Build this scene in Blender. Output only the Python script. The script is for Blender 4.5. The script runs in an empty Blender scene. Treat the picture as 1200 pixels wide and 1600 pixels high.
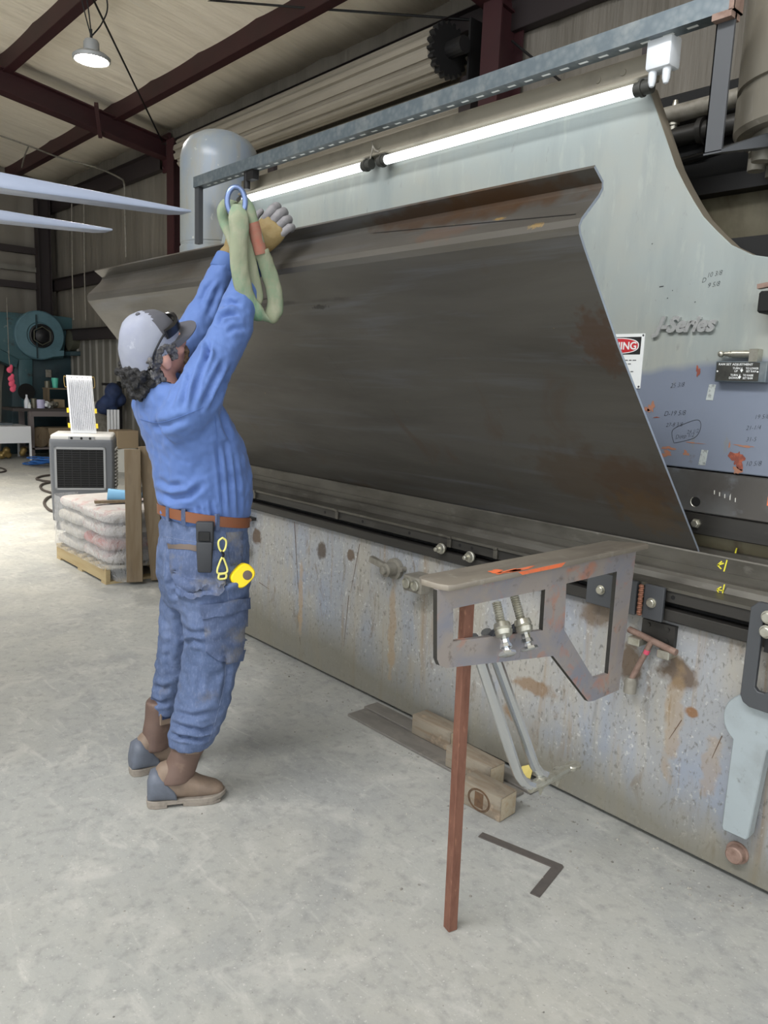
import bpy, bmesh, math, random
import numpy as np
from mathutils import Vector, Matrix, noise as mnoise
random.seed(7)
C = bpy.context.scene.collection
V = Vector
PI = math.pi

# ---------------------------------------------------------------- camera model (used to measure, and to place the camera)
FPX = 1200.0
CAM_H = 1.55
def _norm(v): return v / np.linalg.norm(v)
_a = _norm(np.array([-1090., -244., FPX]))
_b = np.array([1355., -145., FPX]); _b -= _a * (_a @ _b); _b = _norm(_b)
_X, _Y = -_a, _b
_Z = np.cross(_X, _Y)
RW = np.stack([_X, _Y, _Z])
OW = np.array([0, 0, CAM_H])
def _on(px, py, ax, v):
    d = RW @ np.array([px - 600., py - 800., FPX])
    t = (v - OW[ax]) / d[ax]
    return V(OW + d * t)
def gx(px, py, v): return _on(px, py, 0, v)
def gy(px, py, v): return _on(px, py, 1, v)
def gz(px, py, v=0.0): return _on(px, py, 2, v)
def proj(p):
    q = RW.T @ (np.array(p) - OW)
    return 600 + FPX * q[0] / q[2], 800 + FPX * q[1] / q[2]

# ---------------------------------------------------------------- colours and materials
def lin(u):
    u /= 255.0
    return u / 12.92 if u <= 0.04045 else ((u + 0.055) / 1.055) ** 2.4
def rgb(r, g, b): return (lin(r), lin(g), lin(b), 1.0)

MATS = {}
MORG = [0, 0, 0]     # where the local origin of the object being painted lies
def mat(name, base, rough=0.6, metal=0.0, layers=(), bump=None, emit=None, alpha=None, trans=0.0, rvar=None, spec=None, sheen=0.0):
    """layers: (kind, scale, detail, lo, hi, colour, amount[, distortion]) mixed over the base one after another."""
    m = bpy.data.materials.new(name); m.use_nodes = True
    nt = m.node_tree; N = nt.nodes; L = nt.links
    bs = N['Principled BSDF']
    bs.inputs['Roughness'].default_value = rough
    bs.inputs['Metallic'].default_value = metal
    if spec is not None: bs.inputs['Specular IOR Level'].default_value = spec
    if sheen: bs.inputs['Sheen Weight'].default_value = sheen
    tc = N.new('ShaderNodeTexCoord')
    def tex(kind, scale, detail=4.0, dist=0.0):
        mp = N.new('ShaderNodeMapping')
        s = (scale,) * 3 if isinstance(scale, (int, float)) else scale
        mp.inputs['Scale'].default_value = s if len(s) == 3 else (1, 1, 1)
        L.new(tc.outputs['Object'], mp.inputs['Vector'])
        if kind == 'noise':
            t = N.new('ShaderNodeTexNoise'); t.inputs['Scale'].default_value = 1.0
            t.inputs['Detail'].default_value = detail; t.inputs['Distortion'].default_value = dist
            t.inputs['Roughness'].default_value = 0.6
            out = t.outputs['Fac']
        elif kind == 'ball':
            cx, cy, cz, rx, ry, rz = scale
            mp.inputs['Scale'].default_value = (1, 1, 1)
            nz = N.new('ShaderNodeTexNoise'); nz.inputs['Scale'].default_value = 14.0 / max(rx, ry, rz) * .25; nz.inputs['Detail'].default_value = 6
            L.new(mp.outputs['Vector'], nz.inputs['Vector'])
            m2 = N.new('ShaderNodeVectorMath'); m2.operation = 'SUBTRACT'; L.new(tc.outputs['Object'], m2.inputs[0])
            m2.inputs[1].default_value = (cx - MORG[0], cy - MORG[1], cz - MORG[2])
            m3 = N.new('ShaderNodeVectorMath'); m3.operation = 'DIVIDE'; L.new(m2.outputs[0], m3.inputs[0]); m3.inputs[1].default_value = (rx, ry, rz)
            m4 = N.new('ShaderNodeVectorMath'); m4.operation = 'LENGTH'; L.new(m3.outputs[0], m4.inputs[0])
            a1 = N.new('ShaderNodeMath'); a1.operation = 'MULTIPLY_ADD'; a1.inputs[1].default_value = dist; L.new(nz.outputs['Fac'], a1.inputs[0])
            a2 = N.new('ShaderNodeMath'); a2.operation = 'SUBTRACT'; a2.inputs[0].default_value = 1.0; L.new(m4.outputs['Value'], a2.inputs[1]); L.new(a2.outputs[0], a1.inputs[2])
            return a1.outputs[0]
        elif kind in ('x', 'y', 'z'):
            sp = N.new('ShaderNodeSeparateXYZ'); L.new(tc.outputs['Object'], sp.inputs[0])
            t = N.new('ShaderNodeTexNoise'); t.inputs['Scale'].default_value = 1.0; t.inputs['Detail'].default_value = detail
            ad = N.new('ShaderNodeMath'); ad.operation = 'MULTIPLY_ADD'; ad.inputs[1].default_value = dist
            L.new(t.outputs['Fac'], ad.inputs[0]); L.new(sp.outputs['XYZ'.index(kind.upper())], ad.inputs[2])
            out = ad.outputs[0]
        elif kind == 'vor':
            t = N.new('ShaderNodeTexVoronoi'); t.inputs['Scale'].default_value = 1.0; out = t.outputs['Distance']
        elif kind == 'wave':
            t = N.new('ShaderNodeTexWave'); t.inputs['Scale'].default_value = 1.0
            t.inputs['Distortion'].default_value = dist; t.inputs['Detail'].default_value = detail; out = t.outputs['Fac']
        L.new(mp.outputs['Vector'], t.inputs['Vector'])
        return out
    col = None
    for i, ly in enumerate(layers):
        kind, scale, detail, lo, hi, colr, amt = ly[:7]
        dist = ly[7] if len(ly) > 7 else 0.0
        f = tex(kind, scale, detail, dist)
        mr = N.new('ShaderNodeMapRange'); mr.clamp = True
        mr.inputs['From Min'].default_value = lo; mr.inputs['From Max'].default_value = hi
        mr.inputs['To Min'].default_value = 0.0; mr.inputs['To Max'].default_value = amt
        L.new(f, mr.inputs['Value'])
        mx = N.new('ShaderNodeMix'); mx.data_type = 'RGBA'
        if col is None: mx.inputs[6].default_value = base
        else: L.new(col, mx.inputs[6])
        mx.inputs[7].default_value = colr
        L.new(mr.outputs['Result'], mx.inputs[0])
        col = mx.outputs[2]
    if col is None: bs.inputs['Base Color'].default_value = base
    else: L.new(col, bs.inputs['Base Color'])
    if rvar:
        f = tex('noise', rvar[0], 5.0)
        mr = N.new('ShaderNodeMapRange')
        mr.inputs['From Min'].default_value = 0.3; mr.inputs['From Max'].default_value = 0.7
        mr.inputs['To Min'].default_value = rvar[1]; mr.inputs['To Max'].default_value = rvar[2]
        L.new(f, mr.inputs['Value']); L.new(mr.outputs['Result'], bs.inputs['Roughness'])
    if bump:
        prev = None
        for (kind, scale, detail, strength, distn) in (bump if isinstance(bump, list) else [bump]):
            f = tex(kind, scale, detail)
            bp = N.new('ShaderNodeBump'); bp.inputs['Strength'].default_value = strength
            bp.inputs['Distance'].default_value = distn
            L.new(f, bp.inputs['Height'])
            if prev: L.new(prev, bp.inputs['Normal'])
            prev = bp.outputs['Normal']
        L.new(prev, bs.inputs['Normal'])
    if emit:
        bs.inputs['Emission Color'].default_value = emit[0]; bs.inputs['Emission Strength'].default_value = emit[1]
    if alpha is not None: bs.inputs['Alpha'].default_value = alpha
    if trans: bs.inputs['Transmission Weight'].default_value = trans
    MATS[name] = m
    return m

# ---------------------------------------------------------------- mesh building
class B:
    """A bmesh being filled with shapes, in world coordinates."""
    def __init__(s): s.bm = bmesh.new()
    def face(s, pts):
        vs = [s.bm.verts.new(p) for p in pts]
        s.bm.faces.new(vs); return s
    def hexa(s, p):      # 8 points: bottom ring then top ring
        v = [s.bm.verts.new(q) for q in p]
        for f in ((3, 2, 1, 0), (4, 5, 6, 7), (0, 1, 5, 4), (1, 2, 6, 5), (2, 3, 7, 6), (3, 0, 4, 7)):
            s.bm.faces.new([v[i] for i in f])
        return s
    def box(s, x0, x1, y0, y1, z0, z1):
        return s.hexa([(x0, y0, z0), (x1, y0, z0), (x1, y1, z0), (x0, y1, z0), (x0, y0, z1), (x1, y0, z1), (x1, y1, z1), (x0, y1, z1)])
    def obox(s, c, sx, sy, sz, M=None):      # oriented box, centre c, full sizes
        c = V(c); R = M.to_3x3() if M is not None else Matrix.Identity(3)
        pts = [c + R @ V((a * sx / 2, b * sy / 2, d * sz / 2)) for d in (-1, 1) for a, b in ((-1, -1), (1, -1), (1, 1), (-1, 1))]
        return s.hexa(pts)
    def beam(s, p0, p1, w, h, up=(0, 0, 1)):   # box along p0-p1
        p0, p1 = V(p0), V(p1); d = (p1 - p0); ln = d.length; d.normalize()
        side = d.cross(V(up)); 
        if side.length < 1e-4: side = d.cross(V((0, 1, 0)))
        side.normalize(); u = side.cross(d)
        q = []
        for p in (p0, p1):
            q.append([p - side * w / 2 - u * h / 2, p + side * w / 2 - u * h / 2, p + side * w / 2 + u * h / 2, p - side * w / 2 + u * h / 2])
        return s.hexa(q[0] + q[1])
    def prism(s, poly, axis, a, b, holes=None):
        """extrude polygon (2-D list) along axis between a and b. axis 0: (y,z); 1: (x,z); 2: (x,y)"""
        def P(u, v, w):
            return {0: (w, u, v), 1: (u, w, v), 2: (u, v, w)}[axis]
        bm = s.bm
        loops = [poly] + list(holes or [])
        rings = []
        for lp in loops:
            r0 = [bm.verts.new(P(u, v, a)) for u, v in lp]; r1 = [bm.verts.new(P(u, v, b)) for u, v in lp]
            rings.append((r0, r1)); n = len(lp)
            for i in range(n):
                bm.faces.new((r0[i], r0[(i + 1) % n], r1[(i + 1) % n], r1[i]))
        if not holes:
            bm.faces.new(rings[0][0]); bm.faces.new(rings[0][1])
        else:
            for k in (0, 1):
                es = []
                for r in rings:
                    vs = r[k]; n = len(vs)
                    for i in range(n):
                        e = bm.edges.get((vs[i], vs[(i + 1) % n]))
                        es.append(e)
                bmesh.ops.triangle_fill(bm, use_beauty=True, use_dissolve=False, edges=es)
        return s
    def ring(s, c, n1, n2, r1, r2, k):
        return [s.bm.verts.new(c + n1 * (r1 * math.cos(2 * PI * i / k)) + n2 * (r2 * math.sin(2 * PI * i / k))) for i in range(k)]
    def skin(s, rings, cap=True, closed=False):
        k = len(rings[0])
        seq = list(zip(rings[:-1], rings[1:])) + ([(rings[-1], rings[0])] if closed else [])
        for r0, r1 in seq:
            for i in range(k):
                s.bm.faces.new((r0[i], r0[(i + 1) % k], r1[(i + 1) % k], r1[i]))
        if cap and not closed:
            s.bm.faces.new(rings[0]); s.bm.faces.new(rings[-1])
        return s
    def tube(s, path, r, k=12, cap=True, closed=False, flat=1.0, up=None):
        path = [V(p) for p in path]; n = len(path)
        rs = r if isinstance(r, (list, tuple)) else [r] * n
        rings = []; prevn = None
        for i, p in enumerate(path):
            if closed: t = (path[(i + 1) % n] - path[i - 1])
            else: t = path[min(i + 1, n - 1)] - path[max(i - 1, 0)]
            t.normalize()
            if up is not None:
                n1 = V(up) - t * V(up).dot(t); n1.normalize()
            elif prevn is None:
                ref = V((0, 0, 1)) if abs(t.z) < 0.9 else V((1, 0, 0))
                n1 = t.cross(ref).normalized()
            else:
                n1 = prevn - t * prevn.dot(t); n1.normalize()
            prevn = n1; n2 = t.cross(n1)
            rings.append(s.ring(p, n1, n2, rs[i], rs[i] * flat, k))
        return s.skin(rings, cap, closed)
    def cyl(s, p0, p1, r, k=20, r1=None):
        return s.tube([p0, p1], [r, r if r1 is None else r1], k)
    def lathe(s, origin, axis, prof, k=24):
        """prof: list of (distance along axis, radius)"""
        o = V(origin); ax = V(axis).normalized()
        ref = V((0, 0, 1)) if abs(ax.z) < 0.9 else V((1, 0, 0))
        n1 = ax.cross(ref).normalized(); n2 = ax.cross(n1)
        rings = [s.ring(o + ax * d, n1, n2, max(r, 1e-4), max(r, 1e-4), k) for d, r in prof]
        return s.skin(rings)
    def sphere(s, c, r, M=None, k=16, q=10):
        c = V(c); r = (r,) * 3 if isinstance(r, (int, float)) else r
        R = M.to_3x3() if M is not None else Matrix.Identity(3)
        rings = []
        for j in range(q + 1):
            th = PI * j / q
            rr = max(math.sin(th), 1e-3)
            rings.append([s.bm.verts.new(c + R @ V((r[0] * rr * math.cos(2 * PI * i / k), r[1] * rr * math.sin(2 * PI * i / k), r[2] * math.cos(th)))) for i in range(k)])
        return s.skin(rings)
    def hexnut(s, p, axis, r, h):
        ax = V(axis).normalized(); return s.lathe(p, axis, [(0, r), (h * .85, r), (h, r * .85)], 6)
    def bevel(s, w=0.003, seg=2, ang=0.5):
        s.bm.normal_update()
        bmesh.ops.recalc_face_normals(s.bm, faces=s.bm.faces[:])
        es = [e for e in s.bm.edges if len(e.link_faces) == 2 and e.calc_face_angle(0) > ang]
        bmesh.ops.bevel(s.bm, geom=es, offset=w, segments=seg, affect='EDGES', profile=0.5, clamp_overlap=True)
        return s
    def xf(s, M):
        bmesh.ops.transform(s.bm, matrix=M, verts=s.bm.verts[:]); return s

def link(name, bm, m, parent=None, smooth=0.6, recalc=True):
    if isinstance(bm, B): bm = bm.bm
    if recalc: bmesh.ops.recalc_face_normals(bm, faces=bm.faces[:])
    me = bpy.data.meshes.new(name)
    o = bpy.data.objects.new(name, me); C.objects.link(o)
    if parent is not None:
        o.parent = parent
        W = WORLD[parent.name]
        bm.transform(W.inverted())
        WORLD[o.name] = W.copy()
    else:
        xs = [v.co for v in bm.verts]
        cx = (min(v.x for v in xs) + max(v.x for v in xs)) / 2; cy = (min(v.y for v in xs) + max(v.y for v in xs)) / 2
        cz = min(v.z for v in xs)
        T = Matrix.Translation((cx, cy, cz)); o.location = (cx, cy, cz)
        bm.transform(T.inverted()); WORLD[o.name] = T
    for f in bm.faces: f.smooth = bool(smooth)
    bm.to_mesh(me); bm.free()
    if smooth: me.set_sharp_from_angle(angle=smooth)
    for mm in (m if isinstance(m, (list, tuple)) else [m]): me.materials.append(MATS[mm])
    return o
WORLD = {}
def part(name, bm, m, parent, label=None, smooth=0.6):
    o = link(name, bm, m, parent, smooth)
    if label: o['label'] = label
    return o
def thing(name, label, cat, loc=(0, 0, 0), group=None):
    o = bpy.data.objects.new(name, None); C.objects.link(o)
    o.empty_display_size = 0.1
    o.location = loc; o['label'] = label; o['category'] = cat
    if group: o['group'] = group
    WORLD[o.name] = Matrix.Translation(loc)
    return o
def solo(name, bm, m, label, cat, group=None, smooth=0.6, kind=None):
    o = link(name, bm, m, None, smooth)
    o['label'] = label; o['category'] = cat
    if group: o['group'] = group
    if kind: o['kind'] = kind
    return o
def struct(name, bm, m, label=None, smooth=0.6):
    o = link(name, bm, m, None, smooth); o['kind'] = 'structure'
    if label: o['label'] = label
    return o

def text_bm(body, size, org, right, up, depth=0.001, shear=0.0, align='LEFT', xscale=1.0, offset=0.0):
    cu = bpy.data.curves.new('t', 'FONT'); cu.body = body; cu.size = size; cu.extrude = depth / 2
    cu.shear = shear; cu.align_x = align; cu.offset = offset; cu.resolution_u = 3
    o = bpy.data.objects.new('t', cu); C.objects.link(o)
    bpy.context.view_layer.update()
    dg = bpy.context.evaluated_depsgraph_get()
    me = bpy.data.meshes.new_from_object(o.evaluated_get(dg))
    b = B(); b.bm.from_mesh(me)
    bpy.data.objects.remove(o); bpy.data.curves.remove(cu); bpy.data.meshes.remove(me)
    r = V(right).normalized(); u = V(up).normalized(); n = r.cross(u)
    M = Matrix((( r.x * xscale, u.x, n.x, org[0]), (r.y * xscale, u.y, n.y, org[1]), (r.z * xscale, u.z, n.z, org[2]), (0, 0, 0, 1)))
    b.xf(M); return b
def mi(b, i):
    for f in b.bm.faces: f.material_index = i
    return b
def splat(c, u, v, n, ru, rv, seed=0, lift=0.0012, k=22, rough=0.35):
    """an irregular flake of paint or stain lying on a surface"""
    c, u, v, n = V(c), V(u), V(v), V(n); b = B(); r = random.Random(seed); pts = []
    ph = [r.uniform(0, 6.28) for _ in range(4)]
    for i in range(k):
        a = 2 * PI * i / k
        q = 1 + rough * (math.sin(2 * a + ph[0]) * .5 + math.sin(3 * a + ph[1]) * .5 + math.sin(5 * a + ph[2]) * .4) + r.uniform(-.15, .15) * rough * 2
        pts.append(c + u * (ru * q * math.cos(a)) + v * (rv * q * math.sin(a)) + n * lift)
    b.face(pts); return b
def merge(dst, src):
    me = bpy.data.meshes.new('x'); src.bm.to_mesh(me); dst.bm.from_mesh(me); src.bm.free(); bpy.data.meshes.remove(me); return dst

def copy_tree(o, loc=None):
    def rec(s, parent):
        c = s.copy(); C.objects.link(c)
        if parent is not None: c.parent = parent
        for ch in list(s.children): rec(ch, c)
        return c
    c = rec(o, None)
    if loc is not None: c.location = loc
    return c

def remesh(b, voxel, smooth_it=6, factor=0.5):
    """union of overlapping closed shapes as one continuous surface -> B"""
    bm = b.bm
    bmesh.ops.recalc_face_normals(bm, faces=bm.faces[:])
    me = bpy.data.meshes.new('r'); bm.to_mesh(me); bm.free()
    o = bpy.data.objects.new('r', me); C.objects.link(o)
    md = o.modifiers.new('r', 'REMESH'); md.mode = 'VOXEL'; md.voxel_size = voxel; md.use_smooth_shade = True
    if smooth_it:
        sm = o.modifiers.new('s', 'SMOOTH'); sm.iterations = smooth_it; sm.factor = factor
    bpy.context.view_layer.update()
    dg = bpy.context.evaluated_depsgraph_get()
    m2 = bpy.data.meshes.new_from_object(o.evaluated_get(dg))
    bpy.data.objects.remove(o); bpy.data.meshes.remove(me)
    nb = B(); nb.bm.from_mesh(m2); bpy.data.meshes.remove(m2)
    return nb

def spline(pts, n=8):
    """Catmull-Rom through 3-D points"""
    P = [V(p) for p in pts]; out = []
    for i in range(len(P) - 1):
        p0 = P[max(i - 1, 0)]; p1 = P[i]; p2 = P[i + 1]; p3 = P[min(i + 2, len(P) - 1)]
        for k in range(n):
            t = k / n
            out.append(0.5 * ((2 * p1) + (p2 - p0) * t + (2 * p0 - 5 * p1 + 4 * p2 - p3) * t * t + (3 * p1 - p0 - 3 * p2 + p3) * t ** 3))
    out.append(P[-1]); return out
def lerp(a, b, t): return a + (b - a) * t
# ---------------------------------------------------------------- materials
mat('concrete', rgb(160, 161, 157), 0.75, layers=[
    ('noise', 0.55, 5, 0.42, 0.62, rgb(170, 168, 160), 0.8),
    ('noise', 1.7, 6, 0.45, 0.68, rgb(140, 142, 142), 0.65, 0.6),
    ('noise', 5.0, 8, 0.52, 0.72, rgb(186, 184, 178), 0.6, 1.2),
    ('noise', (3, 11, 4), 8, 0.58, 0.7, rgb(192, 190, 184), 0.5, 1.5),
    ('noise', 26, 6, 0.5, 0.72, rgb(120, 121, 120), 0.45),
    ('noise', 90, 3, 0.62, 0.72, rgb(205, 203, 198), 0.6),
    ('noise', 70, 3, 0.64, 0.74, rgb(95, 95, 92), 0.45)],
    bump=[('noise', 60, 6, 0.25, 0.004)], rvar=(2.5, 0.55, 0.85))
mat('vinyl_ceiling', rgb(242, 233, 216), 0.55, layers=[
    ('noise', (6, 0.7, 1), 5, 0.45, 0.7, rgb(220, 210, 190), 0.6),
    ('noise', (26, 1.2, 1), 3, 0.62, 0.72, rgb(232, 228, 218), 0.5)],
    bump=[('noise', (9, 1.0, 1), 4, 0.5, 0.05), ('noise', (30, 2.0, 1), 3, 0.35, 0.015)])
mat('vinyl_wall', rgb(118, 112, 102), 0.6, layers=[
    ('noise', (5, 1, 0.5), 5, 0.45, 0.7, rgb(98, 93, 83), 0.7)],
    bump=[('noise', (12, 1, 0.8), 4, 0.5, 0.04)])  # wall colour set darker to carry the shade around the press
mat('wall_steel', rgb(112, 109, 101), 0.55, layers=[('noise', (2, 2, 0.6), 5, 0.45, 0.7, rgb(84, 81, 74), 0.7)])
mat('red_iron', rgb(58, 26, 29), 0.55, layers=[('noise', 2.0, 4, 0.4, 0.7, rgb(44, 21, 24), 0.7)])
mat('dark_iron', rgb(44, 36, 36), 0.6)
mat('door_slat', rgb(146, 139, 126), 0.5, layers=[('noise', (0.8, 4, 4), 5, 0.45, 0.7, rgb(120, 114, 102), 0.6)])
mat('black_steel', rgb(30, 29, 29), 0.55, 0.3)
mat('black', rgb(10, 10, 10), 0.8)

# the press brake
mat('ram_paint', rgb(146, 154, 152), 0.45, 0.0, layers=[
    ('noise', 1.6, 5, 0.42, 0.65, rgb(154, 154, 144), 0.8),
    ('noise', (9, 3, 1.6), 6, 0.5, 0.7, rgb(132, 141, 140), 0.6),
    ('noise', (22, 5, 5), 6, 0.58, 0.7, rgb(166, 170, 164), 0.5),
    ('z', 1, 4, 1.91, 1.88, rgb(114, 122, 138), 0.95, 0.62),
    ('noise', (28, 28, 9), 4, 0.66, 0.74, rgb(120, 122, 120), 0.6),
    ('noise', 16, 6, 0.68, 0.75, rgb(95, 85, 74), 0.6), ('noise', (3, 3, 3), 6, 0.62, 0.72, rgb(150, 140, 104), 0.4)],
    bump=[('noise', (24, 5, 5), 4, 0.06, 0.004)], rvar=(3, 0.3, 0.55))
mat('ram_edge', rgb(120, 112, 98), 0.6)
MORG[:] = [-2.4, 2.7, 0]
def bedspot(px, py, ru, rv, col=rgb(92, 72, 52), amt=.85):
    p = gy(px, py, 2.405); return ('ball', (p.x, p.y, p.z, ru, .2, rv), 0, .80, 1.2, col, amt, 2.0)
mat('bed_paint', rgb(152, 154, 156), 0.6, 0.0, layers=[
    ('noise', 2.2, 6, 0.42, 0.62, rgb(140, 149, 164), 0.8),
    ('noise', (4, 4, 1.1), 6, 0.44, 0.62, rgb(168, 160, 142), 0.6, 0.8),
    ('noise', (11, 11, 0.9), 6, 0.56, 0.72, rgb(142, 116, 80), 0.75, 0.6),
    ('noise', (15, 15, 5), 7, 0.60, 0.72, rgb(112, 92, 68), 0.7, 0.8),
    ('noise', (75, 75, 40), 5, 0.56, 0.68, rgb(96, 95, 90), 0.75, 0.3),
    ('noise', (30, 30, 3), 5, 0.60, 0.72, rgb(120, 116, 106), 0.5),
    ('noise', (60, 60, 50), 4, 0.60, 0.70, rgb(208, 207, 202), 0.55),
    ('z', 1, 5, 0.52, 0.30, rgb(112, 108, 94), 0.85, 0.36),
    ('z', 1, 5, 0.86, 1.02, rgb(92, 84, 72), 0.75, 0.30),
    bedspot(402, 838, .045, .04, rgb(86, 64, 42)), bedspot(503, 860, .04, .045, rgb(70, 56, 44)), bedspot(1058, 1050, .06, .05), bedspot(988, 1037, .045, .07),
    bedspot(548, 868, .03, .03), bedspot(835, 1072, .09, .03, rgb(126, 96, 62), .7), bedspot(800, 1112, .05, .03, rgb(126, 96, 62), .7), bedspot(1080, 1112, .022, .016, rgb(130, 88, 44)),
    bedspot(1052, 1120, .03, .20, rgb(160, 134, 98), .45), bedspot(1110, 1200, .03, .10, rgb(160, 134, 98), .4), bedspot(612, 990, .025, .22, rgb(158, 130, 92), .5), bedspot(470, 930, .02, .2, rgb(170, 140, 98), .5), bedspot(935, 960, .07, .05, rgb(98, 78, 56), .7)],
    bump=[('noise', 14, 7, 0.12, 0.01), ('noise', 60, 4, .12, .003)], rvar=(4, 0.45, 0.75))
MORG[:] = [0, 0, 0]
mat('rust_stain', rgb(98, 74, 52), 0.8, layers=[('noise', 40, 5, 0.4, 0.7, rgb(64, 46, 34), 0.8)])
mat('primer_red', rgb(124, 66, 54), 0.7, layers=[('noise', 60, 5, 0.5, 0.7, rgb(180, 98, 66), 0.8)])
mat('primer_orange', rgb(160, 108, 84), 0.7, layers=[('noise', 70, 5, 0.45, 0.7, rgb(132, 116, 106), 0.9)])
mat('tooling', rgb(94, 91, 84), 0.42, 0.55, layers=[
    ('noise', (3, 8, 8), 6, 0.45, 0.7, rgb(62, 59, 53), 0.8),
    ('noise', (12, 30, 30), 5, 0.6, 0.7, rgb(112, 109, 102), 0.6)], rvar=(6, 0.3, 0.55))
mat('rail_dark', rgb(56, 54, 51), 0.45, 0.35, layers=[
    ('noise', (2, 20, 20), 5, 0.45, 0.7, rgb(42, 41, 38), 0.8), ('noise', (8, 20, 20), 5, 0.6, 0.72, rgb(80, 77, 72), 0.5)])
mat('clamp_steel', rgb(98, 98, 97), 0.45, 0.35, layers=[
    ('noise', 4, 5, 0.42, 0.66, rgb(78, 74, 70), 0.85), ('noise', 9, 6, 0.55, 0.7, rgb(140, 146, 156), 0.5)])
mat('olive_frame', rgb(108, 101, 80), 0.6, layers=[
    ('noise', (5, 5, 1.2), 6, 0.45, 0.64, rgb(66, 52, 32), 0.95, 1.0), ('noise', 3, 5, 0.5, 0.7, rgb(140, 134, 112), 0.6)])
mat('cylinder_paint', rgb(136, 140, 138), 0.4, 0.0, layers=[
    ('noise', (3, 3, 1), 5, 0.42, 0.62, rgb(118, 132, 150), 0.9), ('noise', (8, 8, 2), 6, 0.56, 0.7, rgb(140, 134, 118), 0.7),
    ('noise', 20, 5, 0.66, 0.73, rgb(196, 194, 184), 0.6)], rvar=(4, 0.3, 0.5))
mat('cylinder_grey', rgb(124, 119, 108), 0.38, 0.2, layers=[('noise', (9, 9, 1.2), 5, 0.45, 0.68, rgb(112, 104, 90), 0.85), ('noise', (20, 20, 4), 5, 0.6, 0.7, rgb(168, 164, 154), 0.5)])
mat('pivot_steel', rgb(168, 178, 182), 0.4, 0.35, layers=[('noise', 7, 5, 0.45, 0.7, rgb(150, 156, 158), 0.8), ('noise', 30, 5, 0.62, 0.72, rgb(120, 120, 116), 0.6)])
mat('castgrey', rgb(140, 136, 126), 0.55, 0.2, layers=[('noise', 20, 5, 0.45, 0.7, rgb(110, 104, 92), 0.8)])
mat('chrome_letter', rgb(205, 207, 206), 0.3, 0.6, layers=[('noise', 60, 4, 0.5, 0.7, rgb(160, 162, 160), 0.7)])
mat('ink', rgb(38, 40, 46), 0.7)
mat('chalk_yellow', rgb(214, 204, 60), 0.9)
mat('chalk_white', rgb(206, 204, 196), 0.9)
mat('sign_white', rgb(226, 229, 228), 0.5)
mat('sign_black', rgb(30, 31, 32), 0.5)
mat('sign_red', rgb(190, 42, 50), 0.5)
mat('plate_black', rgb(70, 70, 66), 0.45, 0.4, layers=[('noise', 40, 4, 0.4, 0.7, rgb(52, 52, 50), 0.8)])
mat('tape_label', rgb(176, 182, 180), 0.45, 0.1, layers=[('noise', 90, 4, 0.5, 0.62, rgb(120, 124, 124), 0.8)])

# sheet steel and shop metal
mat('cut_edge', rgb(172, 182, 196), 0.35, 0.5)
mat('galv', rgb(112, 121, 125), 0.42, 0.4, layers=[('vor', 40, 0, 0.1, 0.7, rgb(90, 101, 108), 0.8), ('noise', 12, 5, 0.5, 0.7, rgb(136, 141, 140), 0.6)])
mat('flat_grey', rgb(72, 74, 77), 0.5, 0.2)
mat('fixture_beige', rgb(132, 126, 112), 0.5, layers=[('noise', 8, 5, 0.5, 0.7, rgb(114, 108, 96), 0.7)])
mat('tube_light', rgb(255, 255, 255), 0.3, emit=(rgb(246, 252, 255), 1.9))
mat('socket', rgb(60, 60, 56), 0.5)
mat('box_white', rgb(222, 226, 230), 0.35)
mat('bracket_steel', rgb(158, 149, 143), 0.45, 0.25, layers=[
    ('noise', 5, 6, 0.42, 0.64, rgb(132, 136, 150), 0.8, 0.8), ('noise', 9, 6, 0.56, 0.70, rgb(190, 122, 92), 0.7, 0.8),
    ('noise', 30, 5, 0.6, 0.72, rgb(98, 88, 82), 0.6)], rvar=(8, 0.35, 0.6))
mat('bracket_top', rgb(146, 138, 126), 0.5, 0.4, layers=[('noise', (9, 3, 9), 6, 0.45, 0.7, rgb(118, 111, 102), 0.8, 0.8), ('noise', 14, 5, 0.6, 0.7, rgb(172, 166, 154), 0.6)])
mat('orange_paint', rgb(226, 112, 66), 0.7, layers=[('noise', 40, 5, 0.45, 0.7, rgb(180, 110, 86), 0.7)])
mat('weld', rgb(140, 96, 76), 0.6, 0.3)
mat('rusty_bar', rgb(116, 78, 62), 0.75, 0.0, layers=[('noise', (40, 40, 12), 5, 0.42, 0.66, rgb(96, 60, 46), 0.9), ('noise', (70, 70, 20), 4, 0.62, 0.72, rgb(156, 112, 88), 0.7), ('noise', (9, 9, 2), 4, 0.55, 0.72, rgb(110, 92, 80), 0.6)])
mat('chrome', rgb(226, 229, 231), 0.16, 0.95)
mat('zinc', rgb(186, 184, 172), 0.32, 0.75, layers=[('noise', 40, 4, 0.45, 0.7, rgb(150, 144, 126), 0.7)])
mat('flat_bar', rgb(128, 124, 118), 0.5, 0.25, layers=[('noise', (3, 10, 3), 6, 0.45, 0.68, rgb(104, 100, 96), 0.8), ('noise', 14, 5, 0.55, 0.7, rgb(146, 140, 130), 0.6)])
mat('square_steel', rgb(98, 92, 88), 0.5, 0.35, layers=[('noise', 20, 5, 0.45, 0.7, rgb(84, 80, 78), 0.7)])
mat('old_wood', rgb(134, 125, 110), 0.8, layers=[
    ('noise', (6, 40, 40), 5, 0.42, 0.66, rgb(120, 102, 82), 0.85, 0.5), ('noise', 7, 5, 0.52, 0.68, rgb(92, 84, 76), 0.8), ('noise', 14, 4, 0.58, 0.7, rgb(176, 156, 130), 0.6)],
    bump=[('noise', (8, 60, 60), 4, 0.3, 0.004)])
mat('end_grain', rgb(172, 160, 138), 0.85, layers=[('noise', (60, 60, 60), 4, 0.45, 0.7, rgb(160, 138, 108), 0.7)])
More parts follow.
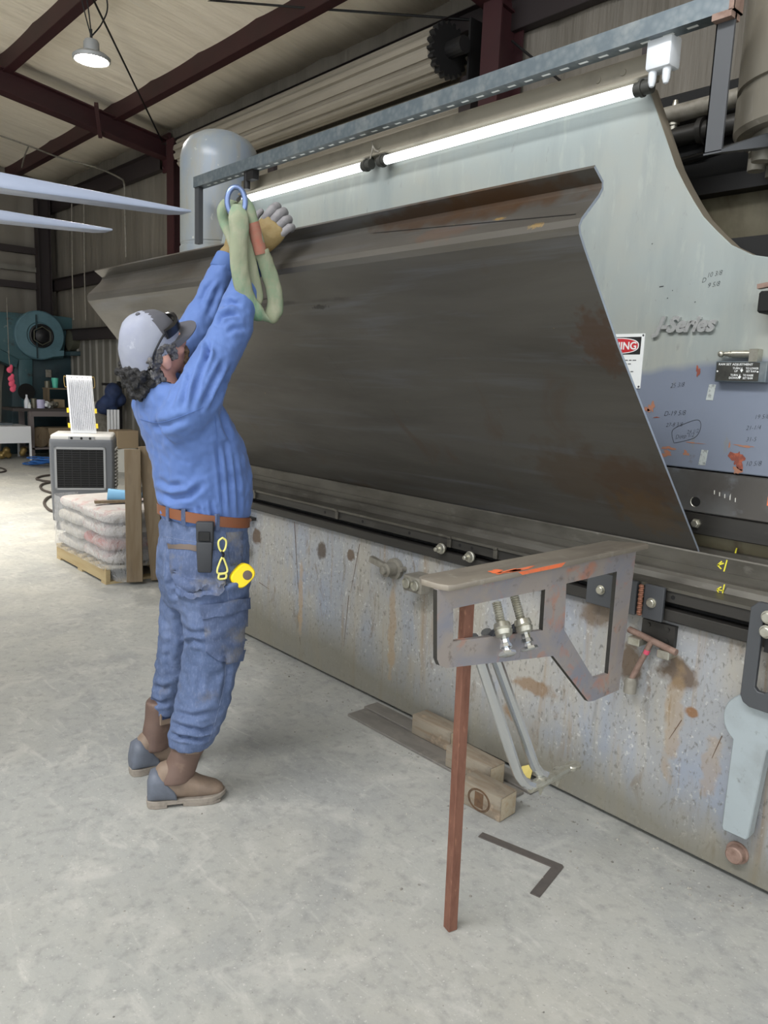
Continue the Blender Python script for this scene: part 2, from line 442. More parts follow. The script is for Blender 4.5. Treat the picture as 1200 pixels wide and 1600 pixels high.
mat('yellow_card', rgb(224, 204, 120), 0.7)
mat('lever_rust', rgb(144, 120, 108), 0.65, 0.15, layers=[('noise', 30, 5, 0.45, 0.7, rgb(110, 84, 72), 0.8)])
mat('pink_mark', rgb(214, 84, 110), 0.7)
mat('grit', rgb(168, 164, 154), 0.9, layers=[('noise', 9, 3, 0.4, 0.6, rgb(100, 98, 94), 0.9)])

# background
mat('cooler_grey', rgb(92, 95, 100), 0.5)
mat('cooler_light', rgb(140, 142, 144), 0.5)
mat('cooler_top', rgb(170, 170, 168), 0.55)
mat('grille_black', rgb(20, 21, 23), 0.5)
mat('white_panel', rgb(228, 230, 232), 0.45)
mat('panel_fin', rgb(206, 208, 214), 0.45, layers=[('noise', (30, 30, 4), 4, 0.5, 0.7, rgb(150, 152, 160), 0.7)])
mat('brass_wire', rgb(140, 118, 70), 0.4, 0.5)
mat('yellow_clip', rgb(232, 200, 40), 0.5)
mat('pallet_wood', rgb(178, 160, 122), 0.75, layers=[('noise', (3, 30, 30), 5, 0.45, 0.68, rgb(166, 144, 104), 0.8), ('noise', 9, 4, 0.66, 0.74, rgb(60, 52, 44), 0.6)])
mat('plank_brown', rgb(122, 107, 86), 0.8, layers=[('noise', (30, 30, 2.0), 5, 0.42, 0.66, rgb(110, 94, 72), 0.9), ('noise', (12, 12, 3), 5, 0.55, 0.7, rgb(92, 80, 66), 0.6)])
mat('bag_white', rgb(196, 191, 188), 0.5, layers=[('noise', 5, 4, 0.56, 0.63, rgb(170, 96, 98), 0.6, 1.2), ('noise', 8, 5, 0.45, 0.7, rgb(176, 172, 168), 0.6)])
mat('bag_red', rgb(166, 92, 92), 0.5, layers=[('noise', 7, 4, 0.45, 0.6, rgb(196, 182, 178), 0.85, 1.2)])
mat('bag_plain', rgb(182, 178, 172), 0.5, layers=[('noise', 4, 4, 0.45, 0.7, rgb(178, 172, 166), 0.7)])
mat('blue_foam', rgb(122, 176, 214), 0.6)
mat('dark_cloth', rgb(40, 44, 48), 0.8)
mat('teal_paint', rgb(62, 92, 98), 0.5, layers=[('noise', 2.2, 6, 0.44, 0.62, rgb(52, 84, 90), 0.9, 0.6), ('noise', 6, 6, 0.6, 0.7, rgb(52, 44, 40), 0.85), ('noise', 9, 5, 0.66, 0.74, rgb(150, 152, 146), 0.6)])
mat('teal_blue', rgb(84, 116, 126), 0.5, layers=[('noise', 4, 5, 0.45, 0.7, rgb(70, 98, 108), 0.8)])
mat('teal_dark', rgb(34, 56, 62), 0.55, layers=[('noise', 3, 5, 0.45, 0.7, rgb(26, 40, 46), 0.8)])
mat('gear_black', rgb(34, 34, 36), 0.5, 0.3)
mat('motor_olive', rgb(72, 72, 60), 0.55)
mat('bench_grey', rgb(112, 104, 102), 0.6)
mat('bench_top', rgb(66, 60, 58), 0.6)
mat('mug_lilac', rgb(196, 192, 224), 0.4)
mat('clear_plastic', rgb(214, 216, 222), 0.25)
mat('teal_cup', rgb(92, 196, 172), 0.4)
mat('tin', rgb(110, 106, 92), 0.4, 0.4)
mat('carton', rgb(152, 134, 108), 0.8)
mat('pink_glove', rgb(232, 92, 120), 0.7)
mat('navy_cloth', rgb(36, 52, 88), 0.8, layers=[('noise', 6, 5, 0.45, 0.7, rgb(22, 32, 58), 0.8)])
mat('strap_blue', rgb(52, 112, 190), 0.6)
mat('hose_dark', rgb(64, 58, 54), 0.6)
mat('bucket_white', rgb(190, 188, 180), 0.5)
mat('fork_steel', rgb(172, 182, 204), 0.4, 0.3, layers=[('noise', (20, 3, 20), 5, 0.5, 0.7, rgb(190, 198, 216), 0.6)])
mat('fork_dark', rgb(70, 72, 78), 0.5, 0.3)
mat('lamp_body', rgb(150, 152, 152), 0.5, 0.2)
mat('lamp_glow', rgb(255, 255, 255), 0.4, emit=(rgb(255, 250, 236), 30.0))
mat('rubber', rgb(30, 30, 31), 0.75)
mat('grey_sheet', rgb(150, 150, 146), 0.5)

# the man
mat('shirt_blue', rgb(84, 112, 170), 0.75, layers=[('noise', 5, 4, 0.42, 0.68, rgb(76, 104, 162), 0.7), ('noise', 2.0, 4, 0.5, 0.7, rgb(94, 124, 182), 0.6)],
    bump=[('noise', 300, 2, 0.12, 0.0008), ('noise', (16, 16, 7), 3, 0.35, 0.012)], sheen=0.1)
mat('shirt_cuff', rgb(78, 106, 162), 0.75)
MORG[:] = [-2.52, 1.26, 0]; _kn = gx(367, 1062, -2.40)
mat('denim', rgb(84, 100, 134), 0.85, layers=[
    ('noise', 4.5, 5, 0.42, 0.64, rgb(70, 86, 118), 0.85), ('noise', (9, 9, 3.5), 5, 0.52, 0.7, rgb(104, 118, 150), 0.7), ('noise', 6.0, 5, 0.60, 0.74, rgb(112, 106, 98), 0.6),
    ('ball', (_kn.x + .03, _kn.y, _kn.z, .07, .05, .11), 0, .85, 1.2, rgb(168, 160, 152), .9, 2.0),
    ('noise', (160, 160, 60), 3, 0.5, 0.75, rgb(116, 128, 158), 0.5)],
    bump=[('noise', 240, 2, 0.2, 0.001), ('noise', (14, 14, 26), 4, 0.35, 0.012)])
MORG[:] = [0, 0, 0]
mat('denim_pocket', rgb(78, 92, 124), 0.85, layers=[('noise', 8, 5, 0.42, 0.66, rgb(66, 78, 106), 0.9), ('noise', 10, 5, 0.50, 0.68, rgb(118, 114, 106), 0.7), ('noise', (160, 160, 60), 3, 0.5, 0.75, rgb(116, 128, 158), 0.5)],
    bump=[('noise', 240, 2, 0.2, 0.001)])
mat('denim_dust', rgb(172, 164, 158), 0.9)
mat('stitch', rgb(118, 130, 158), 0.9)
mat('pocket_trim', rgb(104, 92, 84), 0.9)
mat('belt_leather', rgb(124, 78, 52), 0.55, layers=[('noise', (9, 9, 30), 5, 0.45, 0.7, rgb(128, 72, 44), 0.8)])
mat('boot_brown', rgb(102, 82, 73), 0.6, layers=[('noise', 9, 5, 0.45, 0.68, rgb(84, 66, 60), 0.8), ('noise', 22, 4, 0.6, 0.72, rgb(128, 108, 94), 0.5)])
mat('boot_tan', rgb(130, 112, 97), 0.65, layers=[('noise', 12, 5, 0.45, 0.7, rgb(106, 91, 79), 0.8)])
mat('boot_heel', rgb(96, 102, 114), 0.55, layers=[('noise', 12, 5, 0.45, 0.7, rgb(80, 84, 92), 0.8)])
mat('boot_sole', rgb(140, 132, 122), 0.8, layers=[('noise', 30, 5, 0.45, 0.7, rgb(112, 104, 96), 0.8)])
mat('skin', rgb(222, 168, 148), 0.55, layers=[('noise', 14, 4, 0.45, 0.7, rgb(212, 146, 128), 0.7)])
mat('hair_grey', rgb(110, 108, 108), 0.7, layers=[('noise', (60, 60, 60), 4, 0.42, 0.62, rgb(60, 58, 60), 0.9), ('noise', (90, 90, 90), 3, 0.58, 0.7, rgb(176, 174, 172), 0.7)], bump=[('noise', 90, 4, 0.9, 0.01)])
mat('hair_dark', rgb(30, 29, 30), 0.65, layers=[('noise', (60, 60, 60), 4, 0.56, 0.72, rgb(80, 78, 80), 0.7)], bump=[('noise', 90, 4, 0.9, 0.01)])
mat('beard', rgb(150, 122, 92), 0.75, layers=[('noise', (90, 90, 90), 3, 0.45, 0.65, rgb(104, 88, 72), 0.8)], bump=[('noise', 120, 4, 0.8, 0.006)])
mat('cap_grey', rgb(150, 154, 168), 0.85, layers=[('noise', 12, 5, 0.46, 0.66, rgb(142, 146, 164), 0.7), ('noise', 20, 5, 0.6, 0.7, rgb(198, 200, 210), 0.6)])
mat('cap_dark', rgb(86, 86, 92), 0.85)
mat('glass_black', rgb(22, 22, 24), 0.25)
mat('eye_white', rgb(228, 224, 220), 0.3)
mat('glove_tan', rgb(132, 114, 74), 0.7, layers=[('noise', 16, 5, 0.45, 0.7, rgb(128, 104, 60), 0.8)], bump=[('noise', 60, 4, 0.4, 0.006)])
mat('glove_grey', rgb(132, 130, 132), 0.7, layers=[('noise', 22, 5, 0.45, 0.7, rgb(96, 94, 98), 0.8)], bump=[('noise', 70, 4, 0.4, 0.006)])
mat('sling_green', rgb(134, 140, 116), 0.85, layers=[('noise', 6, 5, 0.45, 0.62, rgb(98, 138, 110), 0.9), ('noise', (30, 30, 12), 5, 0.5, 0.7, rgb(156, 154, 134), 0.6)], bump=[('noise', 120, 3, 0.3, 0.003)])
mat('sling_sleeve', rgb(152, 108, 92), 0.8, layers=[('noise', 30, 5, 0.45, 0.7, rgb(166, 92, 76), 0.8)])
mat('shackle_blue', rgb(120, 138, 178), 0.3, 0.7)
mat('pouch_black', rgb(50, 52, 56), 0.6)
mat('tape_yellow', rgb(250, 216, 28), 0.4)
mat('clip_yellow', rgb(232, 224, 128), 0.5)
# ---------------------------------------------------------------- the building
WY, WX = 5.5, -15.9          # wall behind the press, far end wall
SL = 0.16                    # roof slope
def roofz(y): return 5.15 + SL * (WY - y)
def ibeam(p0, p1, h, w, tw=0.012, tf=0.016, up=(0, 0, 1)):
    b = B(); p0, p1 = V(p0), V(p1); d = (p1 - p0).normalized()
    side = d.cross(V(up)).normalized(); u = side.cross(d)
    b.beam(p0, p1, tw, h - 2 * tf, up)
    for s in (-1, 1): b.beam(p0 + u * s * (h - tf) / 2, p1 + u * s * (h - tf) / 2, w, tf, up)
    return b
def zpurlin(p0, p1, h, w):
    b = B(); p0, p1 = V(p0), V(p1); u = V((0, 0, 1)); s = (p1 - p0).cross(u).normalized()
    b.beam(p0, p1, 0.006, h)
    b.beam(p0 + u * (h / 2) + s * w / 2, p1 + u * (h / 2) + s * w / 2, w, 0.006)
    b.beam(p0 - u * (h / 2) - s * w / 2, p1 - u * (h / 2) - s * w / 2, w, 0.006)
    b.beam(p0 - u * (h / 2 - .012) - s * w, p1 - u * (h / 2 - .012) - s * w, 0.006, 0.03)
    return b

fl = B(); fl.box(-16.2, 6.0, -9.0, 5.8, -0.2, 0.0)
struct('floor', fl, 'concrete', 'dusty grey concrete shop floor', 0)

def pillow_wall(a0, a1, step, depth, place):
    pts = []; n = int(round((a1 - a0) / step))
    for i in range(n):
        for k in range(8):
            t = k / 8; pts.append((a0 + (i + t) * step, depth * (math.sin(PI * t) ** 0.6)))
    pts.append((a1, 0))
    return place(pts)
def wall_y(pts, z0, z1):
    b = B()
    lo = [b.bm.verts.new((x, WY - d, z0)) for x, d in pts]; hi = [b.bm.verts.new((x, WY - d, z1)) for x, d in pts]
    lb = [b.bm.verts.new((x, WY + .12, z0)) for x, d in (pts[0], pts[-1])]; hb = [b.bm.verts.new((x, WY + .12, z1)) for x, d in (pts[0], pts[-1])]
    for i in range(len(pts) - 1): b.bm.faces.new((lo[i], lo[i + 1], hi[i + 1], hi[i]))
    b.bm.faces.new((lb[0], lb[1], hb[1], hb[0])); b.bm.faces.new((lo[0], lb[0], hb[0], hi[0])); b.bm.faces.new((lo[-1], lb[1], hb[1], hi[-1]))
    b.bm.faces.new(hi + [hb[1], hb[0]]); b.bm.faces.new(lo + [lb[1], lb[0]])
    return b
wb = pillow_wall(WX, 6.0, 0.73, 0.03, lambda p: wall_y(p, 2.25, 5.3))
struct('wall_back', wb, 'vinyl_wall', 'pale insulated wall behind the press')
# lower part of the same wall is bare ribbed steel
pts = []; x = WX
while x < 6.0:
    pts += [(x, 0), (x + .10, 0), (x + .12, .03), (x + .18, .03), (x + .20, 0)]; x += 0.30
lw = wall_y(pts, 0, 2.25)
struct('wall_back', lw, 'wall_steel', 'ribbed steel lower part of the wall', 0)
# far end wall
def wall_x(pts, z0, z1, y_edge):
    b = B()
    lo = [b.bm.verts.new((WX + d, y, z0)) for y, d in pts]; hi = [b.bm.verts.new((WX + d, y, z1(y))) for y, d in pts]
    for i in range(len(pts) - 1): b.bm.faces.new((lo[i], lo[i + 1], hi[i + 1], hi[i]))
    q = [b.bm.verts.new((WX - .12, y, z)) for y, z in ((pts[0][0], z0), (pts[-1][0], z0), (pts[-1][0], z1(pts[-1][0])), (pts[0][0], z1(pts[0][0])))]
    b.bm.faces.new(q); b.bm.faces.new((lo[0], q[0], q[3], hi[0])); b.bm.faces.new((lo[-1], q[1], q[2], hi[-1]))
    b.bm.faces.new(hi + [q[2], q[3]]); b.bm.faces.new(lo + [q[1], q[0]])
    return b
we = pillow_wall(WY - 24 * .6, WY, 0.6, 0.03, lambda p: wall_x(p, 0, lambda y: roofz(y) + .1, 0))
struct('wall_left', we, 'vinyl_wall', 'pale insulated far end wall')

# roof: insulation sagging between seams that run down the slope
b = B(); xs = []; n = 18; st = (6.0 - WX) / n
for i in range(n):
    for k in range(8):
        t = k / 8; xs.append((WX + (i + t) * st, 0.02 * math.sin(PI * t) ** 0.6))
xs.append((6.0, 0)); ys = np.linspace(WY, -9.0, 30); grid = []
for y in ys: grid.append([b.bm.verts.new((x, y, roofz(y) - d )) for x, d in xs])
for r0, r1 in zip(grid[:-1], grid[1:]):
    for i in range(len(xs) - 1): b.bm.faces.new((r0[i], r0[i + 1], r1[i + 1], r1[i]))
o = struct('ceiling', b, 'vinyl_ceiling', 'wrinkled white vinyl roof insulation')
md = o.modifiers.new('thick', 'SOLIDIFY'); md.thickness = 0.1; md.offset = 1 if False else -1

wf = B(); wf.box(-16.1, -9.5, -9.1, -9.0, 0, roofz(-9) + .05)  # unseen wall added to keep light off the far corner
struct('shade_wall_front', wf, 'vinyl_wall', 'added pale wall, out of view, shading the far bay', 0)
# steel frame
TN = [0]
def trim(b, m='red_iron', label=None, smooth=0):
    TN[0] += 1
    return struct('trim_%d' % TN[0], b, m, label, smooth)
def rz(y): return roofz(y) - .09
def frame(x, label, xc):
    zc = rz(WY) - .33
    b = ibeam((xc, 5.27, 0), (xc, 5.27, zc - .02), 0.30, 0.2, up=(0, 1, 0))
    trim(b, 'red_iron', 'dark red steel column ' + label)
    r = B(); d = 0.20
    # tapered rafter
    y0, y1 = 5.42, -9.0
    for s in (0,):
        poly = [(y0, rz(y0) - .44), (y1, rz(y1) - .62), (y1, rz(y1) - .2), (y0, rz(y0) - .2)]
        r.prism(poly, 0, x - .007, x + .007)
        r.beam((x, y0, rz(y0) - .44), (x, y1, rz(y1) - .62), .2, .016); r.beam((x, y0, rz(y0) - .2), (x, y1, rz(y1) - .2), .2, .016)
    # knee plates and bolts
    r.box(x - .11, x + .11, 5.405, 5.43, rz(5.4) - .62, rz(5.4) - .1)
    for k in range(4):
        for s in (-1, 1): r.hexnut((x + s * .07, 5.405, rz(5.4) - .55 + k * .12), (0, -1, 0), .016, .018)
    trim(r, 'red_iron', 'dark red roof rafter ' + label)
frame(-11.0, 'at the far bay', -10.30); frame(-4.66, 'above the press', -4.60)
for yy, lab in ((4.63, 'nearest the wall'), (3.22, 'second from the wall'), (1.81, 'third from the wall'), (0.40, 'fourth from the wall'), (-1.01, 'fifth from the wall')):
    z = roofz(yy) - .165
    trim(zpurlin((WX, yy, z), (6, yy, z), .29, .11), 'red_iron', 'dark red roof purlin ' + lab)
zz = roofz(5.3) - .56
trim(zpurlin((WX, 5.36, zz), (-11.1, 5.36, zz), .24, .09), 'dark_iron', 'dark eave beam of the far bay')
trim(zpurlin((-4.6, 5.36, zz), (6, 5.36, zz), .24, .09), 'dark_iron', 'dark eave beam of the near bay')
trim(zpurlin((-10.9, 5.36, zz + .1), (-4.9, 5.36, zz + .1), .14, .07), 'dark_iron', 'dark eave beam over the roller door')
for z in (3.16, 2.22): 
    trim(zpurlin((WX, 5.37, z), (-11.1, 5.37, z), .19, .08), 'dark_iron', 'dark wall girt of the far bay')
trim(zpurlin((-4.6, 5.37, 3.3), (6, 5.37, 3.3), .19, .08), 'dark_iron', 'dark wall girt of the near bay')
for z in (3.76, 3.42, 3.12):
    g = B(); g.beam((WX + .1, -2.0, z), (WX + .1, 5.2, z), .12, .12 if z != 3.42 else .09); trim(g, 'dark_iron' if z != 3.42 else 'wall_steel', 'dark girt of the far end wall')
trim(ibeam((WX + .22, 5.2, 0), (WX + .22, 5.2, 4.7), .24, .2, up=(0, 1, 0)), 'dark_iron', 'dark corner column at the far end')
# knee brace at the far frame
k = B(); k.beam((-11.0, 4.45, 4.72), (-10.55, 4.22, 4.98), .05, .05); trim(k, 'red_iron', 'short flange brace on the far rafter')
# brace rods
k = B(); k.tube([(-11.0, 5.35, 4.86), (-7.0, 2.35, 5.36)], .011, 8); trim(k, 'black_steel', 'thin roof brace rod', .6)
k = B(); k.tube([gx(760, 33, -4.9), gx(700, 28, -5.3), gz(500, 14, 5.0), gz(300, -2, 5.3)], .011, 8); trim(k, 'black_steel', 'thin brace rod by the door roll', .6)
k = B(); k.tube([gy(800, 64, 5.3), gy(880, 130, 5.3)], .010, 8); trim(k, 'black_steel', 'thin wall brace rod', .6)

# coiling door between the two frames
dr = bpy.data.objects.new('door_1', None); C.objects.link(dr); dr['kind'] = 'structure'; dr['label'] = 'beige coiling steel door with its curtain rolled at the top'
dr.location = (-7.9, 5.0, 0); WORLD['door_1'] = Matrix.Translation((-7.9, 5.0, 0))
RC = V((0, 5.03, 4.36)); RR = .205
b = B(); prof = []
NS = 12
for i in range(NS):
    for t, q in ((0, .0), (.22, .0), (.3, .026), (.5, .030), (.9, .030), (.97, 0.0)):
        a = 2 * PI * (i + t) / NS; prof.append((RC.y + (RR - .02 + q) * math.cos(a), RC.z + (RR - .02 + q) * math.sin(a)))
b.prism(prof, 0, -9.6, -5.03)
part('curtain_roll', b, 'door_slat', dr, smooth=0)
b = B(); prof = []
for i in range(20):
    for t, q in ((0, .19), (.25, .222), (.55, .222), (.8, .19)):
        a = 2 * PI * (i + t) / 20; prof.append((RC.y + q * math.cos(a), RC.z + q * math.sin(a)))
b.prism(prof, 0, -5.03, -4.97); b.cyl((-4.97, RC.y, RC.z), (-4.80, RC.y, RC.z), .07, 16)
b.beam((-4.85, RC.y + .10, RC.z), (-4.85, 5.38, RC.z), .02, .5)
part('end_wheel', b, 'black_steel', dr, smooth=0)
b = B(); prof = []; z = 0.0
while z < 4.1:
    prof += [(5.26, z), (5.26, z + .05), (5.235, z + .07), (5.235, z + .13), (5.26, z + .15)]; z += .15
prof += [(5.26, 4.2), (5.29, 4.2), (5.29, 0)]
b.prism(prof, 0, -9.55, -5.02)
part('curtain', b, 'door_slat', dr, smooth=0)
for x in (-9.62, -4.93):
    b = B(); b.box(x - .07, x + .07, 5.2, 5.32, 0, 4.2); part('door_guide', b, 'dark_iron', dr)
# ---------------------------------------------------------------- the press brake
PB = thing('press_brake', 'huge grey press brake with dark bending dies and two hydraulic cylinders', 'press brake', (-2.4, 2.7, 0))
BX0, BX1 = -4.95, 0.25
YF = 2.405
# bed front plate
b = B(); b.box(BX0, BX1, YF, 2.46, 0.02, 0.80); b.bevel(.004, 1)
nrm, ux, uz = (0, -1, 0), (1, 0, 0), (0, 0, 1)
def bed_spot(px, py, ru, rv, seed, k=1, rough=.35):
    p = gy(px, py, YF); return mi(splat(p, ux, uz, nrm, ru, rv, seed, rough=rough), k)
# scratches and long drips
for i, (p, q, w) in enumerate([((562, 850), (548, 925), .004), ((545, 930), (537, 1010), .004), ((460, 815), (466, 920), .006), ((405, 910), (420, 920), .004), ((1065, 1125), (1045, 1155), .003), ((1128, 1150), (1112, 1185), .003), ((468, 995), (470, 1008), .004)]):
    a, c = gy(*p, YF - .001), gy(*q, YF - .001); d = (c - a).normalized(); s = d.cross(V((0, 1, 0))) * w / 2
    t = B(); t.face([a - s, a + s, c + s * .4, c - s * .4]); merge(b, mi(t, 1))
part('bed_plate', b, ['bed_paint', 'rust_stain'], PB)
b = B(); b.box(BX0, BX1, 2.46, 3.05, 0.02, 0.86); b.box(BX0, BX1, 2.47, 2.75, .86, .9)
part('bed_body', b, 'rail_dark', PB)
# slotted rail along the bed top
b = B(); b.box(BX0, BX1, 2.375, 2.46, .807, .846); b.bevel(.003, 1); part('lower_rail', b, 'rail_dark', PB)
b = B(); b.box(BX0, BX1, 2.378, 2.47, .869, .911); b.bevel(.003, 1)
for px, py in ((1052, 930), (640, 826), (738, 847), (719, 838 + 8), (508, 796), (567, 808), (1178, 960)):
    p = gy(px, py, 2.378); t = B(); t.cyl((p.x, 2.3775, .89), (p.x, 2.39, .89), .0075, 14); merge(b, mi(t, 1))
part('upper_rail', b, ['rail_dark', 'black'], PB)
b = B(); b.box(BX0, BX1, 2.43, 2.50, .846, .87); part('rail_slot', b, 'black', PB)
b = B()
poly = [(2.37, .911), (2.37, .922), (2.445, .926), (2.452, .945), (2.462, .956), (2.474, .960), (2.482, .958), (2.482, .985), (2.487, .985), (2.487, 1.031), (2.490, 1.036), (2.493, 1.036), (2.530, .994), (2.57, 1.036), (2.64, 1.036), (2.64, .911)]
b.prism(poly, 0, BX0 + .02, BX1)
def chalk(b, px0, py0, px1, py1, w, yv, k):
    a, c = gy(px0, py0, yv), gy(px1, py1, yv); d = (c - a).normalized(); s = d.cross(V((0, 1, 0))) * w / 2
    t = B(); t.face([a - s, a + s, c + s, c - s]); return merge(b, mi(t, k))
for q in (((1136, 875), (1131, 893)), ((1121, 883), (1131, 880)), ((1121, 883), (1127, 889)), ((1121, 883), (1128, 877))): chalk(b, *q[0], *q[1], .0045, 2.4855, 1)
for q in (((1132, 913), (1128, 931)), ((1120, 921), (1130, 923)), ((1120, 921), (1127, 917)), ((1120, 921), (1124, 928))): chalk(b, *q[0], *q[1], .004, 2.443, 1)
part('die_block', b, ['tooling', 'chalk_yellow'], PB, smooth=.3)
for px, py in ((703, 836), (527, 791), (398, 760), (775, 873 - 14)):
    p = gy(px, py, 2.372); b = B(); b.box(p.x - .010, p.x + .010, 2.362, 2.395, .909, .922); b.box(p.x - .010, p.x + .010, 2.366, 2.378, .872, .910); b.bevel(.002, 1)
    part('rail_clip', b, 'tooling', PB)
for px, py in ((690, 857), (735, 870)):
    p = gy(px, py, 2.36)
    b = B(); b.lathe((p.x, 2.38, p.z), (0, -1, 0), [(0, .010), (.02, .010), (.02, .024), (.026, .024), (.028, .02), (.04, .017), (.04, .009), (.06, .009), (.062, .006)], 18)
    part('rail_bolt', b, 'zinc', PB)
# ram
XM = -2.925
half = [(-1.545, 2.60), (-1.411, 2.31), (-1.372, 2.246), (-1.335, 2.19), (-1.295, 2.135), (-1.245, 2.085), (-1.19, 2.035), (-1.12, 1.998), (-1.04, 1.98), (-.95, 1.975), (.15, 1.975), (.15, 1.308)]
poly = half + [(-4.62, 1.308), (-4.62, 1.9), (-4.56, 2.1)] + [(2 * XM - x, z) for x, z in reversed(half[:3])]
b = B(); b.prism(poly, 1, 2.53, 2.60); b.bevel(.003, 1)
for f in b.bm.faces:
    n = f.normal
    if abs(n.y) < .5: f.material_index = 3
def ram_spot(px, py, ru, rv, seed, k): return mi(splat(gy(px, py, 2.53), ux, uz, nrm, ru, rv, seed, rough=.5, k=30), k)
for i, (px, py, ru, rv, k) in enumerate([(1153, 718, .022, .026, 1), (1152, 735, .012, .012, 2), (1163, 697, .03, .003, 2), (1018, 636, .012, .016, 2), (1010, 640, .014, .008, 2), (1045, 700, .022, .006, 2), (1042, 709, .018, .010, 2), (1072, 708, .008, .010, 2),
                                         (1091, 580, .008, .014, 1), (1026, 652, .01, .002, 1), (1085, 692, .03, .0015, 2), (1140, 695, .002, .012, 2)]):
    merge(b, ram_spot(px, py, ru, rv, i + 40, k))
part('ram_plate', b, ['ram_paint', 'primer_red', 'primer_orange', 'ram_edge'], PB)
b = B(); b.box(-4.55, .1, 2.60, 2.95, 1.31, 1.95); part('ram_body', b, 'olive_frame', PB)
b = B(); b.box(-4.6, .12, 2.535, 2.66, 1.160, 1.303); b.bevel(.004, 1)
p = gy(1087, 784, 2.535); t = B(); t.lathe((p.x, 2.5342, p.z), (0, 1, 0), [(0, .0165), (.004, .0165)], 24); merge(b, mi(t, 1))
t = B(); t.tube([(p.x + .0175 * math.cos(a), 2.5345, p.z + .0175 * math.sin(a)) for a in np.linspace(PI * .7, PI * 1.5, 12)], .002, 6); merge(b, mi(t, 2))
for i in range(5):
    q = V((p.x + .06 + i * .018, 2.5345, p.z + .034 - .004 * i)); t = B(); t.face([q, q + V((.003, 0, 0)), q + V((.002, 0, .014 if i != 3 else .022)), q + V((-.001, 0, .013))]); merge(b, mi(t, 3))
t = B(); q = gy(1198, 790, 2.5345); t.face([q, q + V((.004, 0, 0)), q + V((.004, 0, .03)), q + V((0, 0, .03))]); merge(b, mi(t, 4))
part('clamp_bar', b, ['clamp_steel', 'black', 'zinc', 'chalk_white', 'orange_paint'], PB)
b = B(); b.box(-4.6, .12, 2.54, 2.65, 1.085, 1.157); b.bevel(.003, 1); part('punch_holder', b, 'rail_dark', PB)
p = gy(1086, 818, 2.53); b = B(); b.lathe((p.x, 2.54, p.z), (0, -1, 0), [(0, .017), (.008, .017), (.008, .014), (.016, .014), (.018, .011)], 6); part('holder_bolt', b, 'zinc', PB, smooth=0)
b = B(); b.prism([(2.585, 1.085), (2.585, 1.06), (2.61, 1.02), (2.635, 1.06), (2.635, 1.085)], 0, -4.88, .1)
t = B(); a, c = gy(1150, 856, 2.584), gy(1146, 870, 2.584); t.face([a, a + V((.005, 0, 0)), c + V((.005, 0, 0)), c]); merge(b, mi(t, 1))
part('punch', b, ['olive_frame', 'chalk_yellow'], PB)
# side frames behind the ram
for x0, x1 in ((-1.75, .25), (-4.9, -4.35)):
    b = B(); b.box(x0, x1, 2.97, 3.05, .3, 2.42); part('side_frame', b, 'olive_frame', PB)
b = B(); b.box(-1.75, .3, 2.90, 2.97, 2.30, 2.36); b.box(-1.75, .3, 2.97, 3.05, 2.42, 2.44); part('cross_beam', b, 'black_steel', PB)
b = B(); b.box(-1.24, .25, 2.605, 2.96, 1.955, 2.07); part('rod_mount', b, 'black', PB)
# cylinders
prof = [(2.05, .10), (2.22, .10), (2.22, .262), (2.40, .262), (2.405, .255), (2.42, .255), (2.425, .259), (2.93, .259), (2.97, .257), (3.04, .238), (3.09, .20), (3.13, .13), (3.15, .05)]
b = B(); b.lathe((-4.81, 2.75, 0), (0, 0, 1), [(z, r) for z, r in prof], 48); part('cylinder', b, 'cylinder_paint', PB, 'pale blue-grey domed cylinder at the far end')
prof = [(2.385, .20), (2.385, .25), (2.40, .262), (2.505, .262), (2.508, .252), (2.525, .252), (2.528, .262), (2.72, .262), (2.723, .259), (3.2, .259), (3.3, .2)]
b = B(); b.lathe((-1.04, 2.75, 0), (0, 0, 1), prof, 56)
part('cylinder', b, 'cylinder_grey', PB, 'grey ringed cylinder at the near end')
b = B(); b.cyl((-1.04, 2.75, 1.98), (-1.04, 2.75, 2.39), .11, 32); b.lathe((-1.04, 2.75, 0), (0, 0, 1), [(2.34, .21), (2.385, .21)], 24)
for k in range(10):
    a = 2 * PI * k / 10 + .2; b.cyl((-1.04 + .185 * math.cos(a), 2.75 + .185 * math.sin(a), 2.30), (-1.04 + .185 * math.cos(a), 2.75 + .185 * math.sin(a), 2.345), .028, 12)
part('cylinder_rod', b, 'castgrey', PB)
# hydraulics between ram and near cylinder
b = B(); b.box(-1.74, -1.22, 2.93, 3.2, 2.36, 2.70); b.box(-1.72, -1.5, 2.90, 2.95, 2.44, 2.5); b.bevel(.008, 1); part('valve_block', b, 'black', PB)
b = B(); b.tube(spline([(-2.1, 2.86, 2.60), (-1.6, 2.86, 2.60), (-1.25, 2.86, 2.61), (-1.15, 2.95, 2.66)], 6), .032, 14); part('hydraulic_pipe', b, 'castgrey', PB)
b = B(); b.tube([(-1.72, 2.88, 2.52), (-1.2, 2.88, 2.525), (-1.1, 2.9, 2.53)], .036, 14); b.cyl((-1.52, 2.88, 2.522), (-1.50, 2.88, 2.522), .05, 14); part('hydraulic_pipe', b, 'rail_dark', PB)
p = gy(1052, 178, 2.86); b = B(); b.lathe((p.x, 2.87, p.z - .06), (0, 0, 1), [(0, .016), (.02, .016), (.02, .022), (.04, .022), (.042, .012), (.06, .012), (.062, .016), (.085, .014), (.11, .009)], 12); part('hose_fitting', b, 'zinc', PB)
b = B(); b.tube(spline([(-1.62, 2.86, 2.42), (-1.45, 2.84, 2.425), (-1.2, 2.84, 2.45)], 6), .014, 10); part('hydraulic_pipe', b, 'black_steel', PB)
